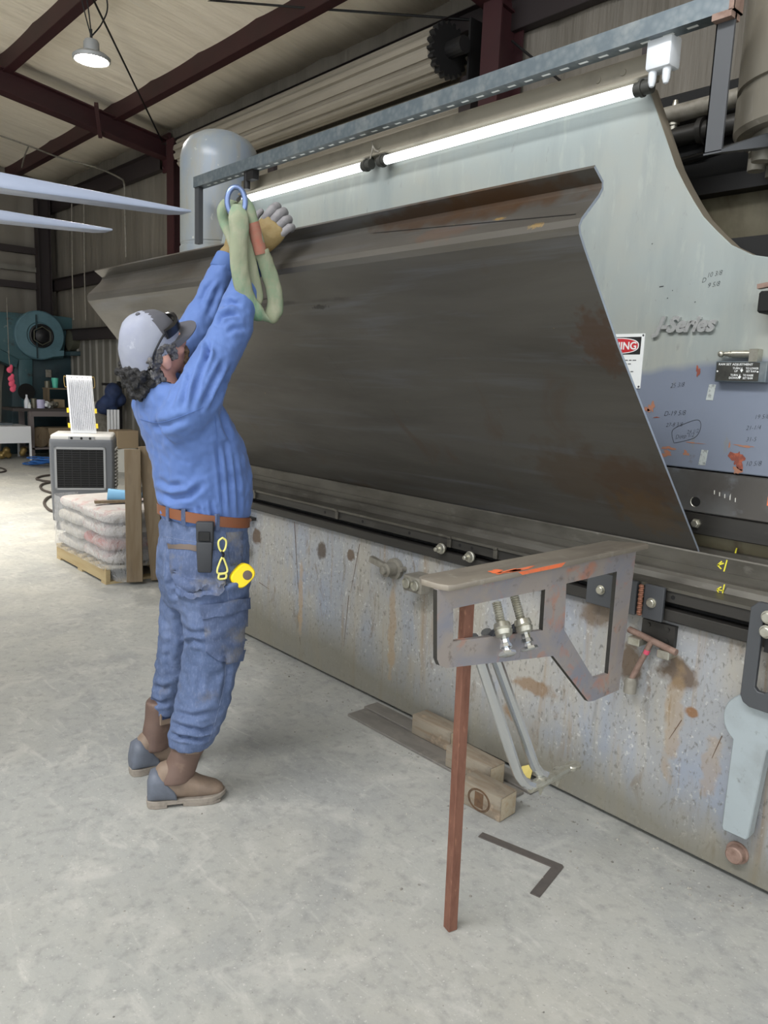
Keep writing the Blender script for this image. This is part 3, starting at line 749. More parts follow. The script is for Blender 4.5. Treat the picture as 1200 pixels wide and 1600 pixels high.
# stop block with two push buttons, pivot with lever on the bed
b = B(); b.box(-2.405, -2.285, 2.30, 2.405, .648, .722); b.bevel(.01, 2); part('button_box', b, 'castgrey', PB)
for x in (-2.372, -2.318):
    b = B(); b.lathe((x, 2.30, .687), (0, -1, 0), [(0, .024), (.012, .024), (.014, .020), (.006, .017), (.005, .001)], 20); part('button', b, 'zinc', PB)
b = B(); b.lathe((-2.56, 2.405, .70), (0, -1, 0), [(0, .05), (.02, .05), (.022, .034), (.07, .032), (.074, .02), (.09, .018), (.093, .012)], 22)
b.beam((-2.545, 2.355, .705), (-2.665, 2.335, .735), .024, .028); b.lathe((-2.5, 2.405, .71), (0, -1, 0), [(0, .012), (.03, .012)], 10)
part('pivot_lever', b, 'castgrey', PB, smooth=.5)
# keyhole shaped arm, slotted bracket and anchor bolt at the near end
c0 = gy(1172, 1132, 2.335); rk = .088; poly = []
aL, aR = math.radians(235), math.radians(305)
cx, cz = -.873, .575
for i in range(33):
    a = aR + (2 * PI - (aR - aL)) * i / 32; poly.append((cx + rk * math.cos(a), cz + rk * math.sin(a)))
poly += [(-.925, .21), (-.92, .197), (-.848, .197), (-.842, .21)]
b = B(); b.prism(poly, 1, 2.335, 2.38); b.bevel(.003, 1); part('pivot_arm', b, 'pivot_steel', PB, 'pale keyhole shaped lever arm', smooth=.3)
b = B(); b.cyl((cx, 2.37, cz), (cx, 2.405, cz), .07, 24); part('pivot_boss', b, 'rail_dark', PB)
poly = [(-.905, .665), (-.895, .645), (-.875, .635), (-.72, .635), (-.70, .655), (-.70, .945), (-.72, .96), (-.885, .96), (-.905, .94)]
slot = [(-.856, .69), (-.866, .70), (-.866, .925), (-.856, .935), (-.836, .935), (-.826, .925), (-.826, .70), (-.836, .69)]
b = B(); b.prism(poly, 1, 2.302, 2.32, [slot]); b.bevel(.002, 1); part('slotted_bracket', b, 'flat_grey', PB, 'dark slotted bracket plate')
b = B(); b.box(-.86, -.74, 2.32, 2.38, .81, .91); part('bracket_spacer', b, 'black_steel', PB)
for z in (.922, .878):
    b = B(); b.lathe((-.852, 2.302, z), (0, -1, 0), [(0, .02), (.004, .02), (.004, .0155), (.014, .0155), (.016, .013)], 18); part('bracket_bolt', b, 'zinc', PB)
p = gy(1145, 1335, 2.38); b = B(); b.lathe((p.x + .005, 2.405, p.z), (0, -1, 0), [(0, .036), (.006, .036), (.006, .028), (.03, .028), (.034, .024)], 28); part('anchor_bolt', b, 'lever_rust', PB, 'rusty anchor bolt near the floor')
b = B(); pa, pb_ = gy(1003, 966, 2.40), gy(1051, 995, 2.40); b.box(-1.29, -1.17, 2.385, 2.405, .715, .79)
for x in (-1.265, -1.195):
    for z in (.735, .775): b.cyl((x, 2.38, z), (x, 2.386, z), .007, 10)
part('wear_pad', b, 'rail_dark', PB)
# badge and lettering
L0, L1 = gy(1027, 518, 2.525), gy(1143, 516, 2.525)
b = text_bm('J-Series', .071, (L0.x - .004, 2.523, L0.z - .002), (1, 0, 0), (0, 0, 1), .012, .38, xscale=.96, offset=.0034)
part('badge', b, 'chrome_letter', PB, 'raised metal lettering J-Series', smooth=0)
# instruction plate with its little valve above
P0, P1 = V((-1.182, 2.492, 1.606)), V((-1.035, 2.492, 1.662))
b = B(); b.box(-1.182, -1.020, 2.495, 2.53, 1.601, 1.667); b.bevel(.002, 1); part('instruction_plate', b, 'galv', PB, 'small metal instruction plate')
IP = [o for o in PB.children if o.name.startswith('instruction_plate')][0]
b = B(); b.box(-1.178, -1.042, 2.4935, 2.496, 1.605, 1.663); part('plate_face', b, 'plate_black', IP)
b = B()
for body, s, x, z, xs_ in (('RAM SET ADJUSTMENT', .0095, -1.172, 1.6535, 1.12), ('TURN', .009, -1.125, 1.6415, 1), ('UP', .009, -1.119, 1.6325, 1), ('TO LOWER', .009, -1.084, 1.6415, .86), ('SET RAM', .009, -1.082, 1.6325, .9),
                          ('TURN', .009, -1.130, 1.620, 1), ('DOWN', .009, -1.134, 1.611, 1), ('TO RAISE', .009, -1.090, 1.620, .86), ('SET RAM', .009, -1.090, 1.611, .9)):
    merge(b, text_bm(body, s, (x, 2.4932, z), (1, 0, 0), (0, 0, 1), .0004, 0, xscale=xs_, offset=.0001))
for x, z in ((-1.096, 1.6395), (-1.100, 1.6185)):
    t = B(); t.prism([(x, z - .008), (x + .005, z), (x + .002, z + .001), (x, z + .009), (x - .002, z + .001), (x - .005, z)], 1, 2.493, 2.4936); merge(b, t)
for x in (-1.174, -1.046): t = B(); t.lathe((x, 2.4935, 1.634), (0, -1, 0), [(0, .003), (.0015, .002)], 10); merge(b, t)
part('plate_lettering', b, 'sign_white', IP, smooth=0)
b = B(); b.lathe((-1.075, 2.505, 1.690), (-1, 0, 0), [(0, .012), (.06, .012), (.06, .009), (.066, .009), (.066, .011), (.072, .011), (.072, .008), (.084, .008), (.084, .004), (.095, .004)], 16)
b.sphere((-1.173, 2.505, 1.690), .011, k=12, q=8); b.box(-1.078, -1.052, 2.492, 2.53, 1.665, 1.705)
part('air_valve', b, 'zinc', PB)
# warning sign
SX1, SX0, SZ1, SZ0 = -1.4635, -1.705, 1.7625, 1.571
b = B(); b.box(SX0, SX1, 2.527, 2.5305, SZ0, SZ1); part('warning_sign', b, 'sign_white', PB, 'white warning sign with red oval on black')
WS = [o for o in PB.children if o.name.startswith('warning_sign')][0]
b = B(); b.box(SX0 + .012, SX1 - .012, 2.5262, 2.5272, 1.690, SZ1 - .011); part('sign_header', b, 'sign_black', WS)
def oval(ax, az, cx, cz, n=48, p=2.6):
    r = []
    for i in range(n):
        a = 2 * PI * i / n; ca, sa = math.cos(a), math.sin(a)
        r.append((cx + ax * math.copysign(abs(ca) ** (2 / p), ca), cz + az * math.copysign(abs(sa) ** (2 / p), sa)))
    return r
ocx, ocz = (SX0 + SX1) / 2, 1.7205
b = B(); b.prism(oval(.102, .0285, ocx, ocz), 1, 2.5256, 2.5263); part('sign_oval_rim', b, 'sign_white', WS)
b = B(); b.prism(oval(.098, .0255, ocx, ocz), 1, 2.5250, 2.5257); part('sign_oval', b, 'sign_red', WS)
b = text_bm('WARNING', .037, (ocx + .004, 2.5246, ocz - .0125), (1, 0, 0), (0, 0, 1), .0006, 0, 'CENTER', 1.0, .0008); part('sign_word', b, 'sign_white', WS, smooth=0)
rr = random.Random(3)
for k, z in enumerate((1.668, 1.655, 1.643, 1.628, 1.615, 1.603)):
    b = B(); x = SX0 + .03
    while x < SX1 - .035 - .02 * (k % 3):
        w = rr.uniform(.006, .016); b.face([(x, 2.5265, z), (x + w, 2.5265, z), (x + w, 2.5265, z + .0032), (x, 2.5265, z + .0032)]); x += w + .004
    part('text_line', b, 'flat_grey', WS, smooth=0)
for x in (SX1 - .006, SX0 + .006):
    for z in (SZ1 - .006, SZ0 + .006):
        b = B(); b.lathe((x, 2.527, z), (0, -1, 0), [(0, .004), (.002, .003)], 10); part('screw', b, 'flat_grey', WS)
p = gy(1190, 472, 2.48); b = B(); b.box(p.x, p.x + .12, 2.45, 2.53, p.z - .035, p.z + .03); b.bevel(.006, 1); part('side_stop', b, 'black', PB)
b = B(); b.beam((p.x - .01, 2.47, p.z + .045), (p.x + .08, 2.46, p.z + .055), .02, .014); part('stop_lever', b, 'lever_rust', PB)
# bits of tape and hand-written sizes
for k, (px, py, s) in enumerate(((1111, 613, 1), (1099, 715, 1))):
    p = gy(px, py, 2.529); b = B(); b.hexa([(p.x - .011 - .004, 2.5285, p.z - .026), (p.x + .009, 2.5285, p.z - .026), (p.x + .009, 2.5305, p.z - .026), (p.x - .015, 2.5305, p.z - .026),
                                             (p.x - .009, 2.5285, p.z + .026), (p.x + .014, 2.5285, p.z + .026), (p.x + .014, 2.5305, p.z + .026), (p.x - .009, 2.5305, p.z + .026)])
    part('tape_label', b, 'tape_label', PB, 'scrap of silvery tape')
def hand(body, px, py, size, tilt=0.12, sh=.35):
    p = gy(px, py, 2.5294); r = V((math.cos(tilt), 0, math.sin(tilt))); u = V((-math.sin(tilt), 0, math.cos(tilt)))
    part('handwriting', text_bm(body, size, p, r, u, .0003, sh, xscale=.9, offset=-.0004), 'ink', PB, smooth=0)
hand('10 3/8', 1104, 434, .022); hand('D', 1096, 442, .022); hand('9 5/8', 1105, 450, .022)
hand('25 3/8', 1047, 606, .022); hand('D-19 5/8', 1037, 650, .024, .1); hand('27-8 3/8', 1040, 667, .020, .1)
hand('Deep 1/2', 1055, 686, .020, .2); hand('24 1/2', 1073, 678, .018, .2)
hand('19 5/8', 1178, 655, .020); hand('21-1/4', 1165, 672, .020); hand('31-5', 1165, 690, .020); hand('10 5/8', 1164, 728, .022)
ring = [(1053, 692), (1050, 680), (1053, 670), (1075, 660), (1090, 656), (1095, 662), (1093, 674), (1085, 684), (1065, 690)]
b = B(); b.tube(spline([gy(x, y, 2.5294) for x, y in ring + ring[:1]], 6), .0008, 6); part('ink_circle', b, 'ink', PB)
for px, py, l in ((1030, 449, .016), (1018, 382, .004), (1085, 473, .004), (1042, 467, .004), (1050, 455, .003)):
    b = B(); p = gy(px, py, 2.529); b.face([p, p + V((l, 0, .002)), p + V((l, 0, .0045)), p + V((0, 0, .003))])
    part('ink_mark', b, 'ink', PB, smooth=0)
# ---------------------------------------------------------------- the bent sheet in the press
XE, XL = -1.175, -4.36
ED, ED0 = 2.515, 1.004
prof = [(2.522, 1.012)]
d = V((-.825, .893)).normalized()
# profile of the front face measured at the near end
prof = [V((2.515, 1.012)), V((2.49, 1.045)), V((2.20, 1.351)), V((1.895, 1.675)), V((1.70, 1.905)), V((1.676, 1.936)), V((1.670, 1.955)), V((1.679, 1.975)), V((1.745, 2.042)), V((1.757, 2.060)), V((1.756, 2.072)), V((1.716, 2.100))]
T = .0085
def offset(pl, t):
    out = []
    for i, p in enumerate(pl):
        a = pl[max(i - 1, 0)]; c = pl[min(i + 1, len(pl) - 1)]; e = (c - a).normalized(); n = V((e.y, -e.x)); out.append(p + n * t)
    return out
back = offset(prof, T)
b = B()
nx = 40; rings = []
for i in range(nx + 1):
    x = lerp(XL, XE, i / nx); rings.append([b.bm.verts.new((x, p.x, p.y)) for p in prof + back[::-1]])
b.skin(rings, cap=True)
b.bm.normal_update(); bmesh.ops.recalc_face_normals(b.bm, faces=b.bm.faces[:])
for f in b.bm.faces:
    if abs(f.normal.x) > .9: f.material_index = 1
# scribed line on the short flange, scratches, scale flakes
def on_sheet(px, py, seg, lift=.0012):
    p, q = prof[seg], prof[seg + 1]; e = (q - p).normalized(); n = V((0, -e.y, e.x))
    n3 = V((0, -e.y, e.x))
    dr_ = V(RW @ np.array([px - 600., py - 800., FPX])); o = V(OW); t = (V((0, p.x, p.y)) - o).dot(n3) / dr_.dot(n3)
    return o + dr_ * t + n3 * lift * (1 if n3.y < 0 else -1), n3, V((0, e.x, e.y))
lay = []
def sheetspot(px, py, ru, rv, seg, col, amt, n_=.55):
    p = on_sheet(px, py, seg)[0]; lay.append(('ball', (p.x, p.y, p.z, ru, rv, rv), 0, .80, 1.3, col, amt, 2.0))
sheetspot(935, 530, .07, .09, 3, rgb(84, 64, 50), .7); sheetspot(950, 560, .04, .06, 3, rgb(84, 64, 50), .6)
sheetspot(930, 745, .24, .15, 2, rgb(84, 70, 56), .6); sheetspot(1000, 760, .16, .12, 2, rgb(86, 66, 50), .55); sheetspot(1010, 800, .12, .10, 2, rgb(112, 88, 58), .4)
sheetspot(560, 775, .5, .10, 2, rgb(84, 68, 54), .5); sheetspot(700, 330, .3, .06, 8, rgb(74, 52, 34), .7); sheetspot(800, 305, .25, .05, 9, rgb(80, 56, 34), .7)
sheetspot(620, 398, .05, .012, 7, rgb(196, 196, 186), .7); sheetspot(780, 342, .02, .006, 7, rgb(160, 132, 76), .7); sheetspot(838, 352, .025, .009, 7, rgb(150, 124, 76), .7); sheetspot(690, 365, .12, .03, 7, rgb(104, 82, 68), .5)
sheetspot(500, 480, .04, .01, 3, rgb(40, 38, 36), .8); sheetspot(380, 480, .5, .012, 3, rgb(44, 42, 40), .7)
xs_, ys_, zs_ = (XE + XL) / 2, (min(p.x for p in prof + back) + max(p.x for p in prof + back)) / 2, min(p.y for p in prof + back)
MORG[:] = [xs_, ys_, zs_]
mat('mill_scale', rgb(95, 92, 87), 0.45, 0.5, layers=[
    ('noise', (0.7, 3.5, 3.5), 6, 0.42, 0.64, rgb(79, 76, 71), 0.9, 0.5),
    ('noise', (1.0, 14, 14), 6, 0.55, 0.72, rgb(108, 110, 116), 0.6, 0.4),
    ('noise', (3.5, 2.2, 2.2), 6, 0.60, 0.72, rgb(88, 72, 58), 0.5, 1.0),
    ('noise', (30, 30, 30), 5, 0.73, 0.79, rgb(190, 160, 90), 0.6)] + lay,
    rvar=((1.5, 6, 6), 0.32, 0.55), bump=[('noise', (2, 10, 10), 4, 0.05, 0.006)])
MORG[:] = [0, 0, 0]
for (p0, p1, w, seg, k) in [((440, 378), (900, 335), .003, 7, 3), ((512, 552), (555, 612), .004, 3, 3), ((330, 572 - 90), (420, 470 - 4), .004, 3, 3)]:
    a = on_sheet(*p0, seg)[0]; c = on_sheet(*p1, seg)[0]; e = on_sheet(*p0, seg)[2] * w / 2
    t = B(); t.face([a - e, a + e, c + e, c - e]); merge(b, mi(t, k))
sheet = solo('steel_sheet', b, ['mill_scale', 'cut_edge', 'rust_stain', 'black_steel', 'castgrey', 'weld'], 'long dark bent steel sheet standing tilted in the press brake', 'steel sheet', smooth=.25)

# ---------------------------------------------------------------- lamp and rail along the top of the ram
LF = thing('tube_light', 'long strip light with two lit white tubes on top of the press ram', 'light', (-2.8, 2.49, 2.6))
b = B(); b.box(-4.12, -1.50, 2.495, 2.535, 2.595, 2.685); b.box(-4.12, -1.5, 2.47, 2.5, 2.60, 2.612); b.bevel(.004, 1)
for x in (-1.72, -1.62, -2.9): b.lathe((x, 2.495, 2.645), (0, -1, 0), [(0, .012), (.003, .011)], 14)
part('housing', b, 'fixture_beige', LF)
for x0, x1 in ((-4.05, -2.985), (-2.82, -1.553)):
    b = B(); b.cyl((x0, 2.475, 2.567), (x1, 2.475, 2.567), .020, 20); part('tube', b, 'tube_light', LF)
    for xa, xb in ((x0 - .05, x0), (x1, x1 + .06)):
        b = B(); b.cyl((xa, 2.475, 2.567), (xb, 2.475, 2.567), .023, 16); b.cyl((xa + .02, 2.475, 2.567), (xa + .03, 2.475, 2.567), .028, 16); b.box(xa + .01, xb - .01, 2.475, 2.50, 2.57, 2.60); part('socket', b, 'socket', LF)
b = B(); b.tube(spline([(-2.93, 2.47, 2.59), (-2.915, 2.47, 2.64), (-2.93, 2.475, 2.665), (-2.90, 2.47, 2.625), (-2.87, 2.47, 2.61)], 5), .004, 6); part('wire', b, 'castgrey', LF)
b = B(); b.box(-1.50, -1.41, 2.43, 2.50, 2.60, 2.70); b.bevel(.01, 2); part('end_cap', b, 'box_white', LF, 'white plastic end cap')
for x in (-1.482, -1.432):
    b = B(); b.lathe((x, 2.455, 2.60), (0, 0, -1), [(0, .014), (.03, .013), (.045, .008), (.048, .002)], 12); part('cable_gland', b, 'box_white', LF)
for x in (-3.85, -1.54):
    b = B(); b.box(x - .03, x + .03, 2.52, 2.545, 2.60, 2.76); part('mount_strap', b, 'dark_iron', LF)
RA = thing('strut_rail', 'galvanised perforated rail on two flat uprights above the strip light', 'rail', (-2.9, 2.45, 2.3))
b = B(); b.prism([(2.40, 2.690), (2.403, 2.690), (2.403, 2.745), (2.45, 2.748), (2.45, 2.690), (2.447, 2.690), (2.447, 2.70), (2.41, 2.70)][:0] or [(2.40, 2.690), (2.46, 2.690), (2.46, 2.694), (2.405, 2.694), (2.405, 2.752), (2.40, 2.752)], 0, -4.52, -1.20)
for i in range(40):
    x = -4.4 + i * .08; t = B(); t.box(x, x + .035, 2.425, 2.437, 2.6892, 2.6899); merge(b, mi(t, 1))
part('rail', b, ['galv', 'sign_white'], RA)
b = B(); b.box(-4.52, -4.47, 2.41, 2.44, 2.36, 2.70); part('upright', b, 'flat_grey', RA)
p0, p1 = gy(1095, 243, 2.43), gy(1117, 58, 2.43)
b = B(); b.box(-1.262, -1.205, 2.425, 2.434, 2.30, 2.70); b.box(-1.262, -1.258, 2.425, 2.45, 2.30, 2.70); part('upright', b, 'flat_grey', RA)
b = B(); b.hexa([(-1.262, 2.425, 2.295), (-1.205, 2.425, 2.295), (-1.10, 2.60, 2.335), (-1.15, 2.62, 2.335), (-1.262, 2.425, 2.303), (-1.205, 2.425, 2.303), (-1.10, 2.60, 2.385), (-1.15, 2.62, 2.385)]); part('foot', b, 'flat_grey', RA)
b = B(); b.box(-1.265, -1.205, 2.398, 2.455, 2.672, 2.692); b.box(-1.215, -1.20, 2.398, 2.46, 2.69, 2.756); part('end_bracket', b, 'lever_rust', RA)
b = B(); b.cyl((-3.95, 2.43, 2.60), (-3.95, 2.43, 2.70), .018, 12); b.box(-3.93, -3.86, 2.41, 2.45, 2.64, 2.69); part('hanger_bolt', b, 'black_steel', RA)

# ---------------------------------------------------------------- welded support arm on the bed and the bar under it
SA = thing('support_arm', 'welded steel plate support arm with cut-outs bolted to the press bed rail', 'support arm', (-1.3, 2.3, .55))
XW = -1.290
web = [(683, 922), (683, 1030), (687, 1040), (697, 1044), (864, 1025), (919, 1096), (928, 1095), (967, 1078), (985, 868)]
w1 = [(708, 951), (852, 921), (848, 985), (708, 1002)]
w2 = [(885, 912), (964, 893), (950, 1053), (927, 1060), (882, 985)]
f2 = lambda l: [(gx(px, py, XW).y, gx(px, py, XW).z) for px, py in l]
pw = f2(web); pw[0] = (pw[0][0], 1.047); pw[-1] = (2.30, 1.047)
b = B(); b.prism(pw, 0, XW - .014, XW, [f2(w1), f2(w2)]); b.bm.normal_update(); bmesh.ops.recalc_face_normals(b.bm, faces=b.bm.faces[:])
for f in b.bm.faces:
    if abs(f.normal.y) > .6: f.material_index = 1
part('web_plate', b, ['bracket_steel', 'rail_dark'], SA, smooth=.3)
b = B(); poly = [(-1.38, 1.40), (-1.372, 1.372), (-1.35, 1.358), (-1.29, 1.36), (-1.268, 1.372), (-1.262, 1.39), (-1.262, 2.326), (-1.275, 2.333), (-1.375, 2.262)]
b.prism(poly, 2, 1.046, 1.062); b.bevel(.0025, 2)
c = gz(800, 893, 1.0625)
for i, (px, py, ru, rv) in enumerate(((815, 890, .008, .07), (795, 893, .01, .06), (775, 893, .016, .025))):
    p = gz(px, py, 1.0622); t = splat((min(p.x, -1.274), p.y, 1.0622), (1, 0, 0), (0, 1, 0), (0, 0, 1), ru, rv, 7 + i, lift=.0006, rough=.35); merge(b, mi(t, 1))
t = B(); t.face([(-1.2617, 1.66, 1.050), (-1.2617, 1.84, 1.049), (-1.2617, 1.86, 1.0605), (-1.2617, 1.64, 1.0605)]); merge(b, mi(t, 1))
part('top_plate', b, ['bracket_top', 'orange_paint'], SA, 'flat top plate with an orange paint smear')
b = B(); b.box(-1.276, -1.205, 2.352, 2.366, .803, .921); b.bevel(.002, 1); part('mounting_tab', b, 'flat_grey', SA)
b = B(); b.box(-1.50, -1.304, 2.352, 2.366, .803, .921); b.bevel(.002, 1); part('mounting_tab', b, 'flat_grey', SA)
b = B(); rr = random.Random(5)
for i in range(14): b.sphere((-1.283, 2.346 - .003 * (i % 2), .815 + i * .0075), (.009, .009, .0065), k=10, q=6)
part('weld_bead', b, 'weld', SA)
for x in (-1.245, -1.44):
    b = B(); b.lathe((x, 2.352, .862), (0, -1, 0), [(0, .017), (.004, .017), (.004, .0135), (.013, .0135), (.015, .011)], 18); part('tab_bolt', b, 'zinc', SA)

b = B(); base = gz(706, 1449, 0); xq, yq = -1.325, 1.522; b.beam((xq, yq, 0), (xq, yq - .012, 1.045), .030, .030, (0.25, 1, 0)); b.bevel(.002, 1)
solo('prop_bar', b, 'rusty_bar', 'rusty square steel bar standing on the floor under the support arm', 'steel bar')

# two chrome clamps hooked through the arm
def clamp(pa, pb, jaw_end, scr_top, scr_nut, scr_tip, label):
    T_ = thing('bar_clamp', label, 'clamp', gx(*pb, -1.36), 'clamps on the support arm')
    A, Bq = gx(*pa, -1.36), gx(*pb, -1.36); dr_ = (A - Bq).normalized(); top = A + dr_ * .12
    jm = gx(pb[0] + 22, pb[1] + 10, -1.355); je = gx(*jaw_end, -1.34)
    b = B(); b.tube([top, A, Bq + dr_ * .05] + spline([Bq + dr_ * .03, Bq + (jm - Bq) * .35 + dr_ * -.004, jm], 5)[1:], .0165, 8); part('bar', b, 'chrome', T_)
    b = B(); e = (je - jm).normalized()
    b.tube([jm - e * .02, jm + e * .02, lerp(jm, je, .55), je], [.017, .019, .017, .011], 10); u = V((0, 0, 1))
    b.lathe(jm + e * .035 + u * .012, (0, 0, 1), [(-.055, .003), (-.03, .010), (-.012, .015), (.004, .017), (.008, .012)], 14)
    b.lathe(je, (0, 0, 1), [(-.018, .006), (-.006, .020), (.004, .022), (.008, .019)], 16)
    part('jaw', b, 'zinc', T_)
    S0, S1, S2 = gx(*scr_top, -1.315), gx(*scr_nut, -1.262), gx(*scr_tip, -1.245)
    ax = (S2 - S0).normalized(); ln = (S2 - S0).length
    b = B(); pr_ = []; n = int((S1 - S0).length / .0065)
    for i in range(n + 1): pr_ += [(i * .0065, .0135), (i * .0065 + .00325, .0108)]
    pr_ += [((S1 - S0).length + .002, .011), (ln, .011)]
    b.lathe(S0, ax, pr_, 14); part('screw', b, 'zinc', T_)
    b = B(); b.lathe(S1, ax, [(-.020, .014), (-.018, .022), (-.004, .025), (.0, .022), (.003, .025), (.016, .022), (.020, .015)], 20)
    part('collar', b, 'zinc', T_)
    b = B(); b.lathe(S2, ax, [(-.03, .012), (-.012, .013), (-.01, .016), (0, .018), (.004, .012), (.010, .012), (.012, .024), (.019, .026), (.022, .02)], 8)
    part('swivel_pad', b, 'chrome', T_)
    b = B(); q = top - dr_ * .06; w_ = V((0, 0, 1)); b.hexa([q + V((0, -.015, -.012)), q + V((0, .015, -.012)), S1 + V((-.006, .014, .0)), S1 + V((-.006, -.014, .0)), q + V((0, -.015, .022)), q + V((0, .015, .022)), S1 + V((-.006, .014, .02)), S1 + V((-.006, -.014, .02))])
    b.bevel(.003, 1); part('sliding_arm', b, 'fork_dark', T_)
    return T_
clamp((755, 1045), (812, 1218), (893, 1198), (776, 942), (786, 984), (791, 1012), 'chrome bar clamp nearer the rusty bar, screw through the support arm')
clamp((777, 1035), (838, 1205), (898, 1196), (803, 930), (818, 978), (824, 1004), 'chrome bar clamp farther from the rusty bar, screw through the support arm')

# ---------------------------------------------------------------- things on the floor in front of the press
b = B()
q = [gz(*p) for p in ((580, 1106), (543, 1119), (700, 1213), (742, 1190))]
p0 = V((-2.655, 2.235, 0)); dirx = (gz(715, 1213) - gz(543, 1119)).normalized(); sd = V((-dirx.y, dirx.x, 0)); L_ = .96
a0 = gz(543, 1119)
b.hexa([a0, a0 + dirx * L_, a0 + dirx * L_ + sd * .105, a0 + sd * .105] + [v + V((0, 0, .012)) for v in (a0, a0 + dirx * L_, a0 + dirx * L_ + sd * .105, a0 + sd * .105)]); b.bevel(.0015, 1)
solo('flat_bar', b, 'flat_bar', 'long grey flat steel bar on the floor, the front one of two', 'steel bar')
a1 = a0 + sd * .118 + dirx * -.02; b = B()
b.hexa([a1, a1 + dirx * 1.0, a1 + dirx * 1.0 + sd * .085, a1 + sd * .085] + [v + V((0, 0, .012)) for v in (a1, a1 + dirx * 1.0, a1 + dirx * 1.0 + sd * .085, a1 + sd * .085)]); b.bevel(.0015, 1)
solo('flat_bar', b, 'flat_bar', 'grey flat steel bar on the floor beneath the wooden blocks, next to the press', 'steel bar')
def block(c, yaw, l, w, h, label, z0=0.0):
    M = Matrix.Rotation(yaw, 4, 'Z'); b = B(); b.obox((c[0], c[1], z0 + h / 2), l, w, h, M); b.bevel(.005, 2)
    b.bm.normal_update(); ex = M.to_3x3() @ V((1, 0, 0))
    for f in b.bm.faces:
        if abs(f.normal.dot(ex)) > .95: f.material_index = 1
    if 'stamped' in label:
        ey = M.to_3x3() @ V((0, -1, 0)); cc = V((c[0], c[1], z0 + h / 2)) + ey * (w / 2)
        t = B(); tq = [cc + ex * (-.02) + V((0, 0, -.03)), cc + ex * .02 + V((0, 0, -.03)), cc + ex * .02 + V((0, 0, .03)), cc + ex * (-.02) + V((0, 0, .03))]
        t.face([v + ey * .0008 for v in tq]); merge(b, mi(t, 2))
        for r_ in (.045, .05):
            t = B(); pts = [cc + ex * (r_ * math.cos(a)) + V((0, 0, 1)) * (r_ * .85 * math.sin(a)) + ey * .001 for a in np.linspace(0, 2 * PI, 24, endpoint=False)]
            t.tube(pts, .0016, 6, closed=True); merge(b, mi(t, 2))
    return solo('wood_block', b, ['old_wood', 'end_grain', 'rust_stain'], label, 'wooden block', 'wooden blocks in front of the press')
block((-2.175, 2.335), math.radians(0), .235, .09, .09, 'weathered wooden block lying on the flat bar, farthest from the camera', .0125)
block((-1.87, 2.235), math.radians(-1), .24, .09, .09, 'weathered wooden block half hidden behind the rusty bar, in the middle', .0125)
block((-1.69, 2.105), math.radians(3), .195, .10, .095, 'stamped wooden block on bare floor, nearest the camera, beside the rusty bar')
b = B(); c = gz(805, 1222, 0); b.hexa([c + V((0, .03, 0)), c + V((.03, .055, 0)), c + V((.028, .06, 0)), c + V((-.002, .035, 0)), c + V((.0, .035, .055)), c + V((.04, .06, .075)), c + V((.038, .065, .075)), c + V((-.002, .04, .055))])
solo('card_wedge', b, 'yellow_card', 'small pale yellow wedge of card behind the nearest wooden block', 'card')
# carpenter's square
A, K, E_ = gz(757, 1303), gz(882, 1354), gz(838, 1398)
d1 = (A - K).normalized(); d2 = (E_ - K); d2 = (d2 - d1 * d2.dot(d1)).normalized(); w = .032
poly = [K, K + d1 * .305, K + d1 * .305 + d2 * w, K + d1 * w + d2 * w, K + d1 * w + d2 * .20, K + d2 * .20]
poly[0:1] = [K + d2 * .008, K + d1 * .008]
b = B(); b.prism([(p.x, p.y) for p in poly], 2, 0.0, .004)
solo('steel_square', b, 'square_steel', 'dark steel carpenter square lying on the concrete floor', 'square', smooth=0)
# grit on the floor, thick along the press
b = B(); rr = random.Random(11)
def pebble(x, y, s):
    k = [b.bm.verts.new((x + s * rr.uniform(.6, 1.1) * math.cos(a), y + s * rr.uniform(.6, 1.1) * math.sin(a), s * rr.uniform(0, .3))) for a in (0, 1.2, 2.6, 3.7, 5.1)]
    tp = b.bm.verts.new((x, y, s * rr.uniform(.7, 1.3)))
    for i in range(5): b.bm.faces.new((k[i], k[(i + 1) % 5], tp))
for i in range(420):
    x = rr.uniform(-4.6, -.3); y = 2.39 - abs(rr.gauss(0, .16)) - .01
    pebble(x, y, rr.choice((.002, .003, .003, .004, .006)))
for i in range(260): pebble(rr.uniform(-3.4, -.3), rr.uniform(.6, 2.3), rr.choice((.0015, .002, .003, .004)))
for px, py in ((612, 1408), (627, 1390), (728, 1295), (735, 1401), (848, 1373), (700, 1260), (826, 1260), (655, 1383)): p = gz(px, py); pebble(p.x, p.y, .006)
solo('floor_grit', b, 'grit', 'loose grit and steel crumbs scattered on the floor along the press', 'grit', kind='stuff', smooth=0)

# hanging T-handle wrenches on the bed
def tee(x, z, y, hw, drop, label, sx=.0, mark=False):
    T_ = thing('tee_wrench', label, 'wrench', (x, 2.39, z - drop))
    b = B(); b.tube([(x - hw, y + .015, z + .012), (x + hw, y - .01, z - .012)], .0115, 12); part('handle', b, 'lever_rust', T_)
    b = B(); b.tube([(x, y, z), (x + sx, y, z - drop + .045)], .010, 12)
    if mark: t = B(); t.cyl((x + sx * .2, y, z - .035), (x + sx * .27, y, z - .05), .0108, 12); merge(b, mi(t, 1))
    part('shaft', b, ['lever_rust', 'pink_mark'], T_)
    b = B(); b.lathe((x + sx * 1.0, y, z - drop + .055), (sx * .12, 0, -1), [(0, .016), (.012, .021), (.055, .022), (.055, .014), (.04, .012)], 18); part('socket', b, 'castgrey', T_)
    return T_
tee(-1.238, .728, 2.365, .095, .205, 'T-handled socket wrench hung on the press beside the support arm', -.062, True)
